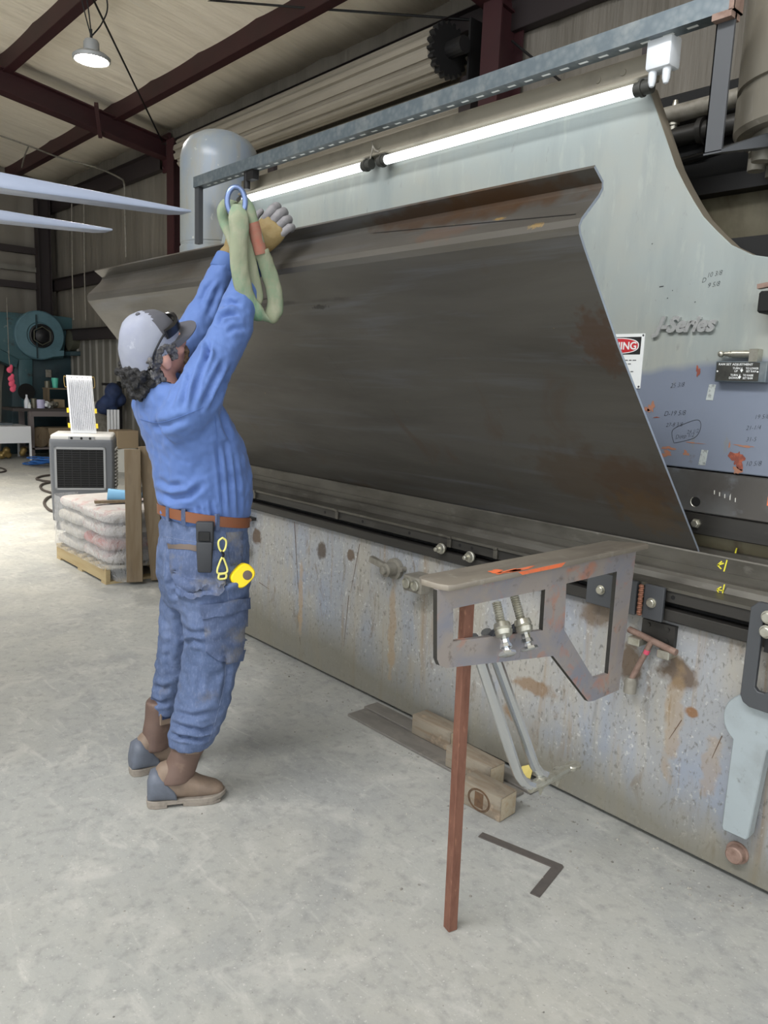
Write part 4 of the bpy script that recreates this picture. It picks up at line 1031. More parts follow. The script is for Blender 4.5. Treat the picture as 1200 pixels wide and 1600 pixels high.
for x, z in ((-1.295, .71), (-1.185, .695)):
    b = B(); b.box(x - .022, x + .022, 2.345, YF + .01, z - .012, z + .016); b.bevel(.003, 1); part('wrench_hook', b, 'zinc', PB)
tee(-3.82, .755, 2.365, .06, .235, 'rusty T-handled wrench hung on the press just behind the man', .01)
b = B(); b.box(-3.9, -3.77, 2.37, YF + .01, .735, .752); part('wrench_hook', b, 'rail_dark', PB)
# ---------------------------------------------------------------- forklift forks reaching in from the left
FK = thing('forklift', 'pale grey forklift forks reaching in from the left above the man', 'forklift', (-3.6, 0.2, 0))
for tx, ty in ((-3.215, 1.70), (-3.956, 1.655)):
    b = B(); w = .11; zt = 2.268
    st = [(.40, .060), (.95, .056), (1.35, .034), (ty - .06, .018), (ty, .010)]
    rings = []
    for y, t in st:
        ww = w if y < ty - .01 else w * .8
        rings.append([b.bm.verts.new((tx - ww, y, zt - t)), b.bm.verts.new((tx, y, zt - t)), b.bm.verts.new((tx, y, zt)), b.bm.verts.new((tx - ww, y, zt))])
    b.skin(rings); b.bevel(.004, 2); part('fork_tine', b, 'fork_steel', FK)
    b = B(); b.box(tx - w, tx, .36, .42, 2.21, 2.75); b.bevel(.005, 1); part('fork_shank', b, 'fork_steel', FK)
b = B(); b.box(-4.2, -3.0, .28, .36, 2.28, 2.38); b.box(-4.2, -3.0, .28, .36, 2.62, 2.72); part('carriage', b, 'fork_dark', FK)
for x in (-3.95, -3.25):
    b = B(); b.box(x - .06, x + .06, .05, .28, .08, 3.0); part('mast_rail', b, 'fork_dark', FK)
    b = B(); b.lathe((x - .07, -.1, .28), (1, 0, 0), [(0, .1), (0, .25), (.02, .28), (.12, .28), (.14, .25), (.14, .1)], 28); part('wheel', b, 'rubber', FK)
b = B(); b.box(-4.05, -3.15, -.9, .05, .25, .75); b.bevel(.03, 2); part('chassis', b, 'tape_yellow', FK)

# ---------------------------------------------------------------- high bay lamp
lp = V((-7.33, 2.90, 4.28))
HB = thing('pendant_lamp', 'round high-bay lamp lit and hanging from the roof', 'lamp', lp)
b = B(); b.lathe(lp, (0, 0, 1), [(.02, .12), (.0, .150), (.005, .160), (.03, .162), (.055, .13), (.07, .085), (.075, .068), (.15, .066), (.17, .055), (.175, .02)], 36); part('body', b, 'lamp_body', HB)
b = B(); b.lathe(lp, (0, 0, 1), [(-.004, .02), (-.004, .125), (.006, .132), (.015, .125)], 36); part('lens', b, 'lamp_glow', HB)
top = V((-7.33, 2.75, 5.30))
b = B(); b.cyl(lp + V((0, 0, .17)), lp + V((0, 0, .26)), .012, 8)
b.tube(spline([lp + V((0, 0, .24)), lp + V((.02, -.05, .55)), top], 8), .006, 6); part('chain', b, 'black_steel', HB)
b = B(); b.tube(spline([lp + V((0, 0, .2)), lp + V((.02, .09, .33)), lp + V((.03, .14, .5)), lp + V((.02, .06, .75)), top + V((0, .05, 0))], 8), .007, 6)
b.tube(spline([lp + V((0, 0, .2)), lp + V((0, -.07, .45)), lp + V((0, -.1, .7)), top + V((0, -.06, 0))], 8), .006, 6); part('power_cord', b, 'black_steel', HB)
# conduit along the far bay and two thin hanging cords
b = B(); b.tube(spline([gz(-20, 205, 5.1), gz(45, 228, 5.0), gz(90, 245, 4.95), gz(150, 262, 4.85), gy(185, 277, 5.15), gy(194, 288, 5.3), gy(195, 330, 5.3), gy(197, 402, 5.3)], 6), .013, 8)
b.tube(spline([gz(45, 228, 5.0), gz(38, 245, 4.95), gz(34, 262, 4.9)], 5), .012, 8); solo('electric_conduit', b, 'castgrey', 'thin electric conduit sagging under the far roof bay', 'conduit')
for px in (112, 131):
    b = B(); b.tube([gy(px, 318, 5.0), gy(px + 1, 430, 5.0), gy(px + 3, 500, 5.0)], .009, 6)
    solo('hanging_cord', b, 'castgrey', 'thin grey cord hanging in the far corner, ' + ('the left one' if px == 112 else 'the right one'), 'cord', 'cords in the far corner')

# ---------------------------------------------------------------- evaporative cooler with a finned panel standing on it
cfl = gz(80, 828); ray = V((cfl.x, cfl.y, 0)).normalized(); rr_ = Matrix.Rotation(math.radians(-8), 3, 'Z') @ V((-ray.y, ray.x, 0)) * -1
if rr_.y < 0: rr_ = -rr_
dp = V((-rr_.y, rr_.x, 0)); 
if dp.dot(ray) < 0: dp = -dp
EC = thing('air_cooler', 'grey portable evaporative air cooler on casters behind the pallet', 'air cooler', cfl)
def cl(u, d, z): return cfl + rr_ * u + dp * d + V((0, 0, z))
CW, CD = .60, .42
def cbox(u0, u1, d0, d1, z0, z1): 
    b = B(); b.hexa([cl(u0, d0, z0), cl(u1, d0, z0), cl(u1, d1, z0), cl(u0, d1, z0), cl(u0, d0, z1), cl(u1, d0, z1), cl(u1, d1, z1), cl(u0, d1, z1)]); return b
b = B(); pts = [(.02, 0), (CW - .02, 0), (CW, .03), (CW, CD), (0, CD), (0, .03)]
rings = [[b.bm.verts.new(cl(CW / 2 + (u - CW / 2) * s, d, z)) for u, d in pts] for z, s in ((.09, .94), (.12, .95), (.60, 1.0), (.86, 1.0), (.90, .98))]
b.skin(rings); b.bevel(.008, 2); part('body', b, 'cooler_grey', EC)
b = B(); rings = [[b.bm.verts.new(cl(CW / 2 + (u - CW / 2) * s, d + dd, z)) for u, d in pts] for z, s, dd in ((.885, .96, .0), (.93, .96, .01), (.945, .90, .05))]
b.skin(rings); b.bevel(.008, 2); part('top_cover', b, 'cooler_top', EC)
b = cbox(.18, .42, -.004, .02, .893, .925)
for u in (.21, .30, .38): t = B(); t.cyl(cl(u, -.006, .909), cl(u, 0, .909), .012, 12); merge(b, mi(t, 1))
part('control_panel', b, ['cooler_light', 'black'], EC)
b = B()
for (u0, u1, z0, z1) in ((.05, .52, .40, .42), (.05, .52, .80, .82), (.05, .07, .40, .82), (.50, .52, .40, .82)):
    merge(b, cbox(u0, u1, -.012, .01, z0, z1))
part('grille_frame', b, 'cooler_light', EC)
b = cbox(.07, .50, -.004, .006, .42, .80); part('grille_opening', b, 'black', EC)
b = B()
for i in range(17): merge(b, cbox(.07, .50, -.010, -.004, .43 + i * .0225, .436 + i * .0225))
for u in (.13, .205, .283, .36, .43): merge(b, cbox(u, u + .006, -.008, -.003, .42, .80))
part('grille', b, 'grille_black', EC)
b = B()
for i in range(12): merge(b, cbox(CW - .002, CW + .012, .06, CD - .04, .40 + i * .035, .415 + i * .035))
part('side_louvre', b, 'cooler_top', EC)
for u, d in ((.06, .05), (.54, .05), (.06, .36), (.54, .36)):
    c = cl(u, d, .04); b = B(); b.cyl(c - rr_ * .012, c + rr_ * .012, .04, 18); b.cyl(c + V((0, 0, .02)), c + V((0, 0, .06)), .012, 8); part('caster', b, 'rubber', EC)
FP = thing('finned_panel', 'white finned metal panel with yellow clips standing on the air cooler', 'panel', cl(.28, .2, .945))
tl = V((0, 0, 1)) * math.cos(.12) + dp * math.sin(.12); us = (rr_ + V((0, 0, -.0)) - V((0, 0, 0)) ).normalized()
tl = (tl + rr_ * -.07).normalized()
def fp(u, h, d): return cl(.185, .18, .948) + us * u + tl * h + dp * d
def fbox(u0, u1, h0, h1, d0, d1):
    b = B(); b.hexa([fp(u0, h0, d0), fp(u1, h0, d0), fp(u1, h0, d1), fp(u0, h0, d1), fp(u0, h1, d0), fp(u1, h1, d0), fp(u1, h1, d1), fp(u0, h1, d1)]); return b
b = fbox(0, .24, 0, .57, 0, .012)
for u in (.05, .10, .15, .2): t = B(); t.cyl(fp(u, .55, -.002), fp(u, .55, .002), .004, 8); merge(b, mi(t, 1))
part('plate', b, ['white_panel', 'flat_grey'], FP)
b = B()
for i in range(13): merge(b, fbox(.015 + i * .0172, .021 + i * .0172, .03, .53, -.02, 0))
part('fins', b, 'panel_fin', FP)
for u, s in ((0, -1), (.24, 1)):
    b = B(); b.tube(spline([fp(u, .55, 0), fp(u + s * .018, .56, 0), fp(u + s * .022, .51, 0), fp(u + s * .018, .46, 0), fp(u, .45, 0)], 5), .004, 8); part('handle', b, 'brass_wire', FP)
    for h in (.20, .05): part('clip', fbox(u - .02 if s < 0 else u, u if s < 0 else u + .02, h, h + .045, -.01, .02), 'yellow_clip', FP)

# ---------------------------------------------------------------- pallet of bags
PX0, PX1, PY0, PY1 = -6.49, -5.46, 2.185, 3.15
PA = thing('pallet', 'pale wooden pallet under the wrapped bags', 'pallet', ((PX0 + PX1) / 2, (PY0 + PY1) / 2, 0))
for y in (PY0 + .018, (PY0 + PY1) / 2, PY1 - .018):
    b = B(); b.box(PX0, PX1, y - .018, y + .018, .018, .11); b.bevel(.002, 1); part('stringer', b, 'pallet_wood', PA)
for z0, z1 in ((.11, .128), (0, .018)):
    for i in range(7 if z0 else 3):
        n = 7 if z0 else 3; x = PX0 + (PX1 - PX0 - .09) * i / (n - 1)
        b = B(); b.box(x, x + .09, PY0, PY1, z0, z1); part('deck_board', b, 'pallet_wood', PA)
rr = random.Random(4)
def bag(cx, cy, z, lx, ly, h, label, m):
    b = B(); n, k = 14, 26; rings = []
    for j in range(n + 1):
        ph = -PI / 2 + PI * j / n; cz_ = math.copysign(abs(math.sin(ph)) ** .75, math.sin(ph)); cr = max(math.cos(ph), .0) ** .42
        ring_ = []
        for i in range(k):
            a = 2 * PI * i / k; ca, sa = math.cos(a), math.sin(a); p = .30
            x = lx / 2 * cr * math.copysign(abs(ca) ** p, ca); y = ly / 2 * cr * math.copysign(abs(sa) ** p, sa)
            w = 1 + .03 * math.sin(3 * a + z * 20) + rr.uniform(-.012, .012)
            ring_.append(b.bm.verts.new((cx + x * w, cy + y * w, z + h / 2 + h / 2 * cz_ * (1 + .06 * math.sin(x * 18 + cy * 9) * math.cos(y * 15)))))
        rings.append(ring_)
    b.skin(rings)
    return solo('filled_bag', b, m, label, 'bag', 'bags stacked on the pallet', smooth=1.2)
names = ['bottom', 'second', 'third', 'topmost']
corner = {(0, 0): 'left front', (1, 0): 'right front', (0, 1): 'left rear', (1, 1): 'right rear'}
for L_ in range(4):
    for i in range(2):
        for j in range(2):
            cx = PX0 + .02 + .255 + i * .50 + rr.uniform(-.012, .012); cy = PY0 + .02 + .235 + j * .47 + rr.uniform(-.012, .012)
            m = 'bag_plain' if (i == 0 and L_ < 3) else ('bag_red' if (L_ == 1 and i == 1) else 'bag_white')
            bag(cx, cy, .128 + L_ * .104, .535, .50, .108, 'filled plastic bag in the %s layer on the pallet, %s corner' % (names[L_] if L_ not in (0, 3) else names[L_], corner[(i, j)]), m)
m = mat('stretch_film', rgb(236, 238, 240), 0.10, alpha=0.30, bump=[('noise', 8, 5, 1.0, 0.10), ('noise', (30, 30, 12), 3, .8, .02)])
b = B(); path = [(PX0 - .02, PY0 + .2), (PX0 - .022, PY0 + .03), (PX0 + .06, PY0 - .014), (PX1 - .70, PY0 - .016), (PX1 - .40, PY0 - .012), (PX1 - .2, PY0 - .016), (PX1 - .05, PY0 - .008), (PX1 + .02, PY0 + .05), (PX1 + .025, PY0 + .25), (PX1 + .02, PY0 + .5)]
path = [(p.x, p.y) for p in spline([V((x, y, 0)) for x, y in path], 5)]
rows = []
for j in range(13):
    z = .115 + j * .036; rows.append([b.bm.verts.new((x + .012 * math.sin(z * 60) * (1 if i > 25 else .2) + rr.uniform(-.004, .004), y - .010 * abs(math.sin(z * 30)) + rr.uniform(-.004, .004), z)) for i, (x, y) in enumerate(path)])
for r0, r1 in zip(rows[:-1], rows[1:]):
    for i in range(len(path) - 1): b.bm.faces.new((r0[i], r0[i + 1], r1[i + 1], r1[i]))
# torn tail of film hanging to the floor
t0 = [V((PX1 - .10, PY0 - .02, .14)), V((PX1 + .03, PY0 + .03, .15)), V((PX1 + .035, PY0 + .16, .14))]
prev = [b.bm.verts.new(p) for p in t0]
for k in range(5):
    f = (k + 1) / 5; nw = [b.bm.verts.new(p + V((.03 * f, .08 * f + rr.uniform(-.01, .01), -.13 * f)) + V((rr.uniform(-.008, .008), 0, 0))) for p in t0]
    for i in range(2): b.bm.faces.new((prev[i], prev[i + 1], nw[i + 1], nw[i]))
    prev = nw
solo('stretch_film', b, 'stretch_film', 'torn clear stretch film around the near corner of the bag stack', 'plastic film', smooth=1.5)
zt = .128 + 4 * .104 + .012
c = gz(168, 774, zt + .05); c2 = c + V((.06, .16, 0))
b = B(); ax = (c2 - c).normalized(); b.lathe(V((c.x, c.y, zt + .055)), (ax.x, ax.y, -.12), [(0, .025), (0, .048), (.005, .05), (.25, .05), (.255, .04)], 20)
solo('foam_roll', b, 'blue_foam', 'short light blue foam roll lying on the bags', 'foam roll')
p0, p1 = gz(148, 785, zt + .01), gz(212, 784, zt + .01)
b = B(); b.beam((p0.x, p0.y, zt + .012), (p1.x - .05, p1.y, zt + .012), .05, .02); solo('wood_stick', b, 'plank_brown', 'thin brown wooden stick lying across the bags', 'stick')
for (px, py, s, lab, mm) in ((190, 776, .07, 'dark folded cloth lying on the bags beside the foam roll', 'dark_cloth'), (226, 772, .09, 'dark bundle on the bags behind the planks', 'dark_cloth')):
    p = gz(px, py + 6, zt); b = B()
    for i in range(5): b.sphere((p.x + rr.uniform(-.05, .05), p.y + rr.uniform(-.05, .05), zt + .03 + rr.uniform(0, .03)), (s * rr.uniform(.6, 1), s * rr.uniform(.6, 1), .035), k=10, q=7)
    b = remesh(b, .012, 3); solo('cloth_bundle', b, mm, lab, 'cloth', smooth=1.0)
# two planks propped against the stack
def plank(base, topc, w, t, label, face):
    b = B(); b.beam(base, topc, w, t, face); b.bevel(.003, 1); return solo('timber_plank', b, 'plank_brown', label, 'plank', 'planks leaning on the pallet')
tp1 = gx(207, 702, -5.43); tp2 = gx(228, 697, -5.44)
plank((-5.36, 2.365, .02), tp1, .115, .045, 'brown timber plank leaning on the pallet stack, left of the two', (-.9, .45, 0))
plank((-5.33, 2.54, .02), tp2, .11, .045, 'brown timber plank leaning on the pallet stack, right of the two beside the man', (-.9, .45, 0))

# ---------------------------------------------------------------- far corner: workbench, punch press and clutter
WBX = -14.2
WB = thing('workbench', 'dark steel workbench cluttered with things in the far corner', 'workbench', (WBX - .3, 4.9, 0))
bt = gx(40, 640, WBX).z
y0, y1 = gx(20, 640, WBX).y, 5.38
b = B(); b.box(WBX - .62, WBX, y0, y1, bt - .03, bt + .02); part('bench_top', b, 'bench_top', WB)
for x in (WBX - .06, WBX - .57):
    for y in (gx(50, 660, WBX).y, y1 - .1):
        b = B(); b.box(x - .04, x + .04, y - .04, y + .04, 0, bt - .03); part('leg', b, 'bench_grey', WB)
b = B(); b.box(WBX - .04, WBX - .0, gx(50, 660, WBX).y, y1 - .1, bt - .12, bt - .03); part('apron', b, 'bench_grey', WB)
b = B(); b.box(WBX - .6, WBX - .02, gx(50, 660, WBX).y, y1 - .1, .16, .19); part('shelf', b, 'bench_grey', WB)
def onb(px, X=None): return gx(px, 632, WBX - .15 if X is None else X).y
BT = bt + .02
xb = WBX - .15
def can(px, r, h, m, name, label, cat, prof=None, z=BT, x=xb):
    y = onb(px, x); b = B(); b.lathe((x, y, z), (0, 0, 1), prof or [(0, r), (h, r), (h - .004, r * .9)], 18); return solo(name, b, m, label, cat)
can(42, .04, .2, 'clear_plastic', 'plastic_bottle', 'clear plastic bottle standing on the far workbench', 'bottle', [(0, .045), (.12, .045), (.16, .03), (.19, .016), (.22, .018), (.235, .015)])
can(46, .025, .1, 'sign_white', 'small_bottle', 'small white bottle on the far workbench in front of the tin', 'bottle', [(0, .028), (.06, .028), (.075, .016), (.10, .016)], x=xb + .08)
can(53, .05, .17, 'tin', 'tin_can', 'dull tin can on the far workbench left of the mug', 'can')
MG = thing('paper_roll', 'lilac and white container on the far workbench', 'container', (xb, onb(63), BT))
b = B(); b.lathe((xb, onb(63), BT), (0, 0, 1), [(0, .075), (.15, .078), (.15, .065), (.02, .06)], 22); part('body', b, 'mug_lilac', MG)
b = B(); b.tube(spline([(xb + .02, onb(63) + .07, BT + .12), (xb + .03, onb(63) + .12, BT + .11), (xb + .03, onb(63) + .12, BT + .05), (xb + .02, onb(63) + .07, BT + .035)], 5), .010, 8); part('handle', b, 'sign_white', MG)
for px, m, lab in ((74, 'sign_white', 'crumpled white rag on the far workbench'), (81, 'castgrey', 'crumpled grey rag on the far workbench'), (89, 'tin', 'brown lump of scrap on the far workbench')):
    b = B(); y = onb(px)
    for i in range(6): b.sphere((xb + rr.uniform(-.05, .05), y + rr.uniform(-.05, .05), BT + rr.uniform(.02, .09)), rr.uniform(.03, .05), k=8, q=6)
    b = remesh(b, .014, 1); solo('rag', b, m, lab, 'rag', smooth=.4)
SHX = WBX - .45; sz = gx(85, 606, SHX).z
b = B(); b.box(SHX - .15, SHX + .15, gx(70, 600, SHX).y, 5.3, sz - .025, sz)
for y in (gx(70, 600, SHX).y + .02, 5.28): b.box(SHX - .13, SHX + .13, y - .015, y + .015, BT, sz - .02)
solo('bench_riser', b, 'plank_brown', 'small wooden shelf standing on the back of the far workbench', 'shelf')
can(87, .05, .19, 'teal_cup', 'plastic_cup', 'bright teal cup on the small shelf of the far workbench', 'cup', [(0, .045), (.16, .062), (.18, .062), (.18, .055)], z=sz, x=SHX)
can(75, .05, .12, 'tin', 'tin_can', 'brownish tin can on the small shelf beside the teal cup', 'can', z=sz, x=SHX)
b = B(); y = onb(93, SHX); b.box(SHX - .1, SHX + .1, y - .13, y + .06, BT, BT + .15); b.bevel(.004, 1); solo('small_carton', b, 'carton', 'small brown carton under the little shelf on the far workbench', 'box')
yc = gx(83, 672, WBX - .3).y; b = B(); b.box(WBX - .55, WBX - .15, yc - .13, yc + .40, .19, .53); b.bevel(.006, 1); solo('cardboard_box', b, 'carton', 'brown cardboard box under the far workbench', 'box')
yw = gx(62, 686, WBX - .2).y; b = B(); b.lathe((WBX - .26, yw, .37), (1, 0, 0), [(0, .16), (.02, .18), (.1, .18), (.12, .15), (.12, .05), (.14, .05)], 26); solo('grinding_wheel', b, 'plank_brown', 'round brown wheel under the far workbench', 'wheel')

PXX = -15.05
PP = thing('punch_press', 'old teal punch press with a big flywheel in the far corner', 'punch press', (PXX - .45, 4.7, 0))
g = lambda px, py, X=PXX: gx(px, py, X)
def ppoly(pts, x0, x1, X=PXX): 
    b = B(); b.prism([(g(px, py, X).y, g(px, py, X).z) for px, py in pts], 0, x0, x1); b.bevel(.015, 2); return b
part('crown', ppoly([(-60, 484), (20, 488), (95, 494), (115, 497), (122, 506), (124, 514), (104, 522), (100, 560), (30, 562), (0, 545), (-60, 540)], PXX - .7, PXX - .02), 'teal_paint', PP)
part('frame', ppoly([(28, 560), (100, 556), (128, 556), (140, 552), (130, 575), (130, 640), (128, 722), (20, 722), (22, 600)], PXX - .75, PXX - .10), 'teal_dark', PP)
part('front_plate', ppoly([(30, 558), (52, 562), (52, 640), (38, 640), (30, 590)], PXX - .10, PXX - .03), 'teal_paint', PP)
part('arm', ppoly([(-40, 535), (0, 545), (30, 562), (26, 575), (-10, 560), (-40, 570)], PXX - .4, PXX), 'teal_paint', PP)
b = B(); c = g(42, 612); b.lathe((PXX - .028, c.y, c.z), (1, 0, 0), [(0, .15), (.004, .15)], 24); part('arch_opening', b, 'black', PP)
fc = g(60, 524); b = B(); b.lathe((PXX - .02, fc.y, fc.z), (1, 0, 0), [(0, .44), (.10, .44), (.12, .42), (.13, .24), (.11, .22)], 44)
q = [g(60, 548), g(97, 548), g(97, 556), g(62, 559)]
b.prism([(p.y, p.z) for p in q], 0, PXX, PXX + .1)
part('flywheel_guard', b, 'teal_blue', PP)
fh = g(62, 525); b = B(); b.lathe((PXX + .06, fh.y, fh.z), (1, 0, 0), [(0, .215), (.06, .215), (.07, .19), (.04, .13), (.09, .12), (.12, .06), (.13, .03)], 30); part('hub', b, 'gear_black', PP)
b = B(); pts = [(PXX + .145, fh.y + .165 * math.cos(a), fh.z + .165 * math.sin(a)) for a in np.linspace(0, 2 * PI, 6, endpoint=False) + .5]; b.tube(pts, .012, 8, closed=True); part('guard_wire', b, 'motor_olive', PP)
b = B(); b.box(PXX + .12, PXX + .135, g(53, 500).y - .012, g(53, 500).y + .012, g(53, 560).z, g(53, 492).z); part('strap_bar', b, 'teal_dark', PP)
mc = g(119, 533); b = B(); b.lathe((PXX + .12, mc.y - .19, mc.z), (0, 1, 0), [(0, .1), (.01, .19), (.36, .2), (.42, .17), (.43, .06)], 28); part('motor', b, 'motor_olive', PP)
b = ppoly([(100, 549), (143, 549), (143, 556), (100, 556)], PXX - .3, PXX + .32); part('motor_base', b, 'teal_dark', PP)
hc = g(148, 546); b = B(); b.tube([(PXX + .02, hc.y + .055 * math.cos(a), hc.z + .10 * math.sin(a)) for a in np.linspace(0, 2 * PI, 20, endpoint=False)], .013, 8, closed=True)
for a in (0.3, 2.4, 4.5): b.tube([(PXX + .02, hc.y, hc.z), (PXX + .02, hc.y + .055 * math.cos(a), hc.z + .1 * math.sin(a))], .01, 6)
b.tube([(PXX - .1, hc.y - .1, hc.z), (PXX + .03, hc.y, hc.z)], .014, 8); part('handwheel', b, 'gear_black', PP)
c = g(78, 582); b = B(); b.box(PXX - .1, PXX - .06, c.y - .05, c.y + .05, c.z - .09, c.z + .05); b.bevel(.006, 1); part('switch_box', b, 'castgrey', PP)
# pink glove pairs on a string at the left edge
for k, (px, py) in enumerate(((15, 578), (17, 592), (18, 600), (20, 608))):
    p = gx(px, py, -14.1); b = B(); b.sphere(p, (.03, .055, .055), k=10, q=8); b.sphere(p + V((0, .03, .05)), (.022, .03, .05), k=8, q=6); b = remesh(b, .014, 2)
    solo('pink_rag', b, 'pink_glove', 'pink rag hanging on a line at the left edge, %s' % ['topmost', 'second from the top', 'third from the top', 'lowest'][k], 'rag', 'pink rags on a line', smooth=1)
p0, p1 = gx(14, 560, -14.12), gx(21, 612, -14.12); b = B(); b.tube([p0 + V((0, 0, 1.0)), p0, p1], .006, 6); solo('rag_line', b, 'castgrey', 'thin line the pink rags hang on', 'line')
# tall grey sheet and ribbed bits behind, bundle on a post
JX = -12.5
b = B(); p0, p1 = gx(133, 565, -14.6), gx(163, 632, -14.6); b.box(-14.62, -14.59, p0.y, p1.y, 0, p0.z); solo('grey_board', b, 'grey_sheet', 'tall pale grey board standing behind the air cooler', 'board')
b = B(); pj = gx(176, 620, JX)
for i in range(12): b.sphere((JX + rr.uniform(-.08, .08), pj.y + rr.uniform(-.17, .17), pj.z + rr.uniform(-.2, .2)), rr.uniform(.09, .14), k=10, q=8)
b = remesh(b, .02, 2); solo('navy_tarp', b, 'navy_cloth', 'bunched navy blue cloth hanging on a dark post behind the air cooler', 'cloth', smooth=.8)
py_ = min(gx(193, 640, JX).y, 5.36); b = B(); b.box(JX - .18, JX - .12, py_ - .03, py_ + .03, 0, pj.z + .25); b.box(JX - .2, JX - .1, pj.y - .1, py_ + .05, pj.z + .18, pj.z + .22); b.box(JX - .3, JX + .0, py_ - .2, py_ + .06, 0, .03); solo('dark_post', b, 'black_steel', 'dark steel post holding the bunched navy cloth', 'post')
b = B(); yb = gx(150, 625, JX - .5).y; b.lathe((JX - .5, yb, .86), (0, 0, 1), [(0, .10), (.2, .13), (.21, .12)], 20); b2 = b; b.box(JX - .65, JX - .35, yb - .2, yb + .25, 0, .86); solo('grey_bucket', b, 'castgrey', 'grey bucket on a dark stand behind the air cooler', 'bucket')
SLT = thing('slatted_panel', 'white slatted panel standing on the floor below the navy cloth', 'panel', (JX + .2, gx(176, 660, JX + .2).y, 0))
for k in range(4):
    y = gx(168 + k * 5, 660, JX + .2).y; b = B(); b.box(JX + .18, JX + .21, y, y + .035, 0, gx(170, 640, JX + .2).z); part('slat', b, 'white_panel', SLT)
b = B(); b.box(JX + .165, JX + .18, gx(168, 660, JX + .2).y, gx(183, 660, JX + .2).y + .035, .2, .26); part('cross_rail', b, 'white_panel', SLT)
yk = gx(193, 662, JX + .5).y; b = B(); b.lathe((JX + .55, yk, 0), (0, 0, 1), [(0, .17), (.36, .2), (.37, .205), (.38, .19)], 24); solo('white_bucket', b, 'bucket_white', 'off-white bucket on the floor right of the air cooler', 'bucket')
b = B(); b.box(JX + .38, JX + .72, yk - .2, yk + .15, .38, .66); b.bevel(.006, 1); solo('brown_carton', b, 'carton', 'brown carton sitting on the off-white bucket', 'box')
# low white table at the left edge
CX = -14.0
c1, c2 = gx(48, 668, CX), gx(48, 692, CX); yy1 = c1.y
TB = thing('low_table', 'low white sheet-metal table at the left edge of the view', 'table', (CX - .3, yy1 - .8, 0))
b = B(); b.box(CX - .02, CX, yy1 - 1.7, yy1, c2.z, c1.z); part('front_panel', b, 'white_panel', TB)
b = B(); b.box(CX - .7, CX, yy1 - 1.7, yy1, c1.z, c1.z + .02); part('table_top', b, 'white_panel', TB)
for x in (CX - .02, CX - .68):
    for y in (yy1 - .01, yy1 - 1.68):
        b = B(); b.box(x - .015, x + .015, y - .015, y + .015, 0, c1.z); part('leg', b, 'white_panel', TB)
b = B(); b.box(CX - .6, CX - .3, yy1 - .9, yy1 - .2, c1.z + .02, c1.z + .06); solo('grey_tray', b, 'galv', 'flat grey tray on the low white table', 'tray')
p = gx(20, 705, CX - .3); b = B()
for i in range(7): b.sphere((CX - .3 + rr.uniform(-.06, .06), p.y + rr.uniform(-.22, .22), .06 + rr.uniform(0, .1)), rr.uniform(.05, .075), k=8, q=6)
b = remesh(b, .02, 1); solo('yellow_bundle', b, 'brass_wire', 'dull yellow bundle of strap under the low white table', 'strap', smooth=.6)
# blue strap heap and hose on the floor
p = gz(64, 728); b = B()
for k in range(7):
    c = V((p.x + rr.uniform(-.25, .25), p.y + rr.uniform(-.12, .14), 0)); ang = rr.uniform(0, 6)
    b.tube([c + V((.16 * math.cos(a + ang), .12 * math.sin(a + ang), .02 + .02 * k)) for a in np.linspace(0, 2 * PI, 14, endpoint=False)], .02, 6, closed=True, flat=.5)
solo('strap_heap', b, 'strap_blue', 'heap of bright blue strap on the floor left of the air cooler', 'strap', smooth=1)
pts = [(-8, 733), (8, 733), (9, 736), (-5, 737)]
b = B(); b.tube(spline([gz(x, y, .014) for x, y in ((-30, 728), (0, 731), (9, 735), (0, 738), (-30, 740))], 6), .014, 8); solo('cable', b, 'hose_dark', 'dark cable loop on the floor at the left edge', 'cable')
b = B(); b.tube(spline([gz(x, y, .016) for x, y in ((82, 742), (66, 744), (57, 748), (66, 751), (80, 753), (68, 756), (63, 760), (68, 766), (85, 772), (74, 778), (69, 786), (76, 796), (88, 800))], 6), .016, 8); solo('hose', b, 'hose_dark', 'dark hose curling on the floor left of the air cooler', 'hose')
# ---------------------------------------------------------------- the man
from mathutils.bvhtree import BVHTree
MANX = -2.52
PE = thing('person', 'man in blue shirt, jeans and grey cap reaching up with gloved hands', 'person', (MANX, 1.26, 0))

def bring(xl, xr, py, wx, xm, yoff=0.0):
    """ellipse ring whose outline meets image columns xl and xr at row py, centred on the plane X = xm"""
    a, c = gx(xl, py, xm), gx(xr, py, xm)
    yc = (a.y + c.y) / 2; hz = (a.z + c.z) / 2; half = (c.y - a.y) / 2
    d = V((xm, yc)).normalized(); nx, ny = -d.y, d.x
    sup = half * abs(ny)
    if wx is None: wx = wy = sup
    else: wy = math.sqrt(max(sup ** 2 - (wx * nx) ** 2, (0.5 * sup) ** 2)) / abs(ny)
    return V((xm, yc + yoff, hz)), wx, wy
def loft(b, rings, k=36, p=2.3):
    out = []
    for c, wx, wy in rings:
        vs = []
        for i in range(k):
            a = 2 * PI * i / k; ca, sa = math.cos(a), math.sin(a)
            vs.append(b.bm.verts.new(c + V((wx * math.copysign(abs(ca) ** (2 / p), ca), wy * math.copysign(abs(sa) ** (2 / p), sa), 0))))
        out.append(vs)
    b.skin(out); return b
def bvh_of(*bs):
    bm = bmesh.new()
    for q in bs:
        me = bpy.data.meshes.new('x'); q.bm.to_mesh(me); bm.from_mesh(me); bpy.data.meshes.remove(me)
    t = BVHTree.FromBMesh(bm); bm.free(); return t
def hit(px, py, tree, default=None):
    d = V(RW @ np.array([px - 600., py - 800., FPX])).normalized()
    r = tree.ray_cast(V(OW), d)
    return r[0], r[1]
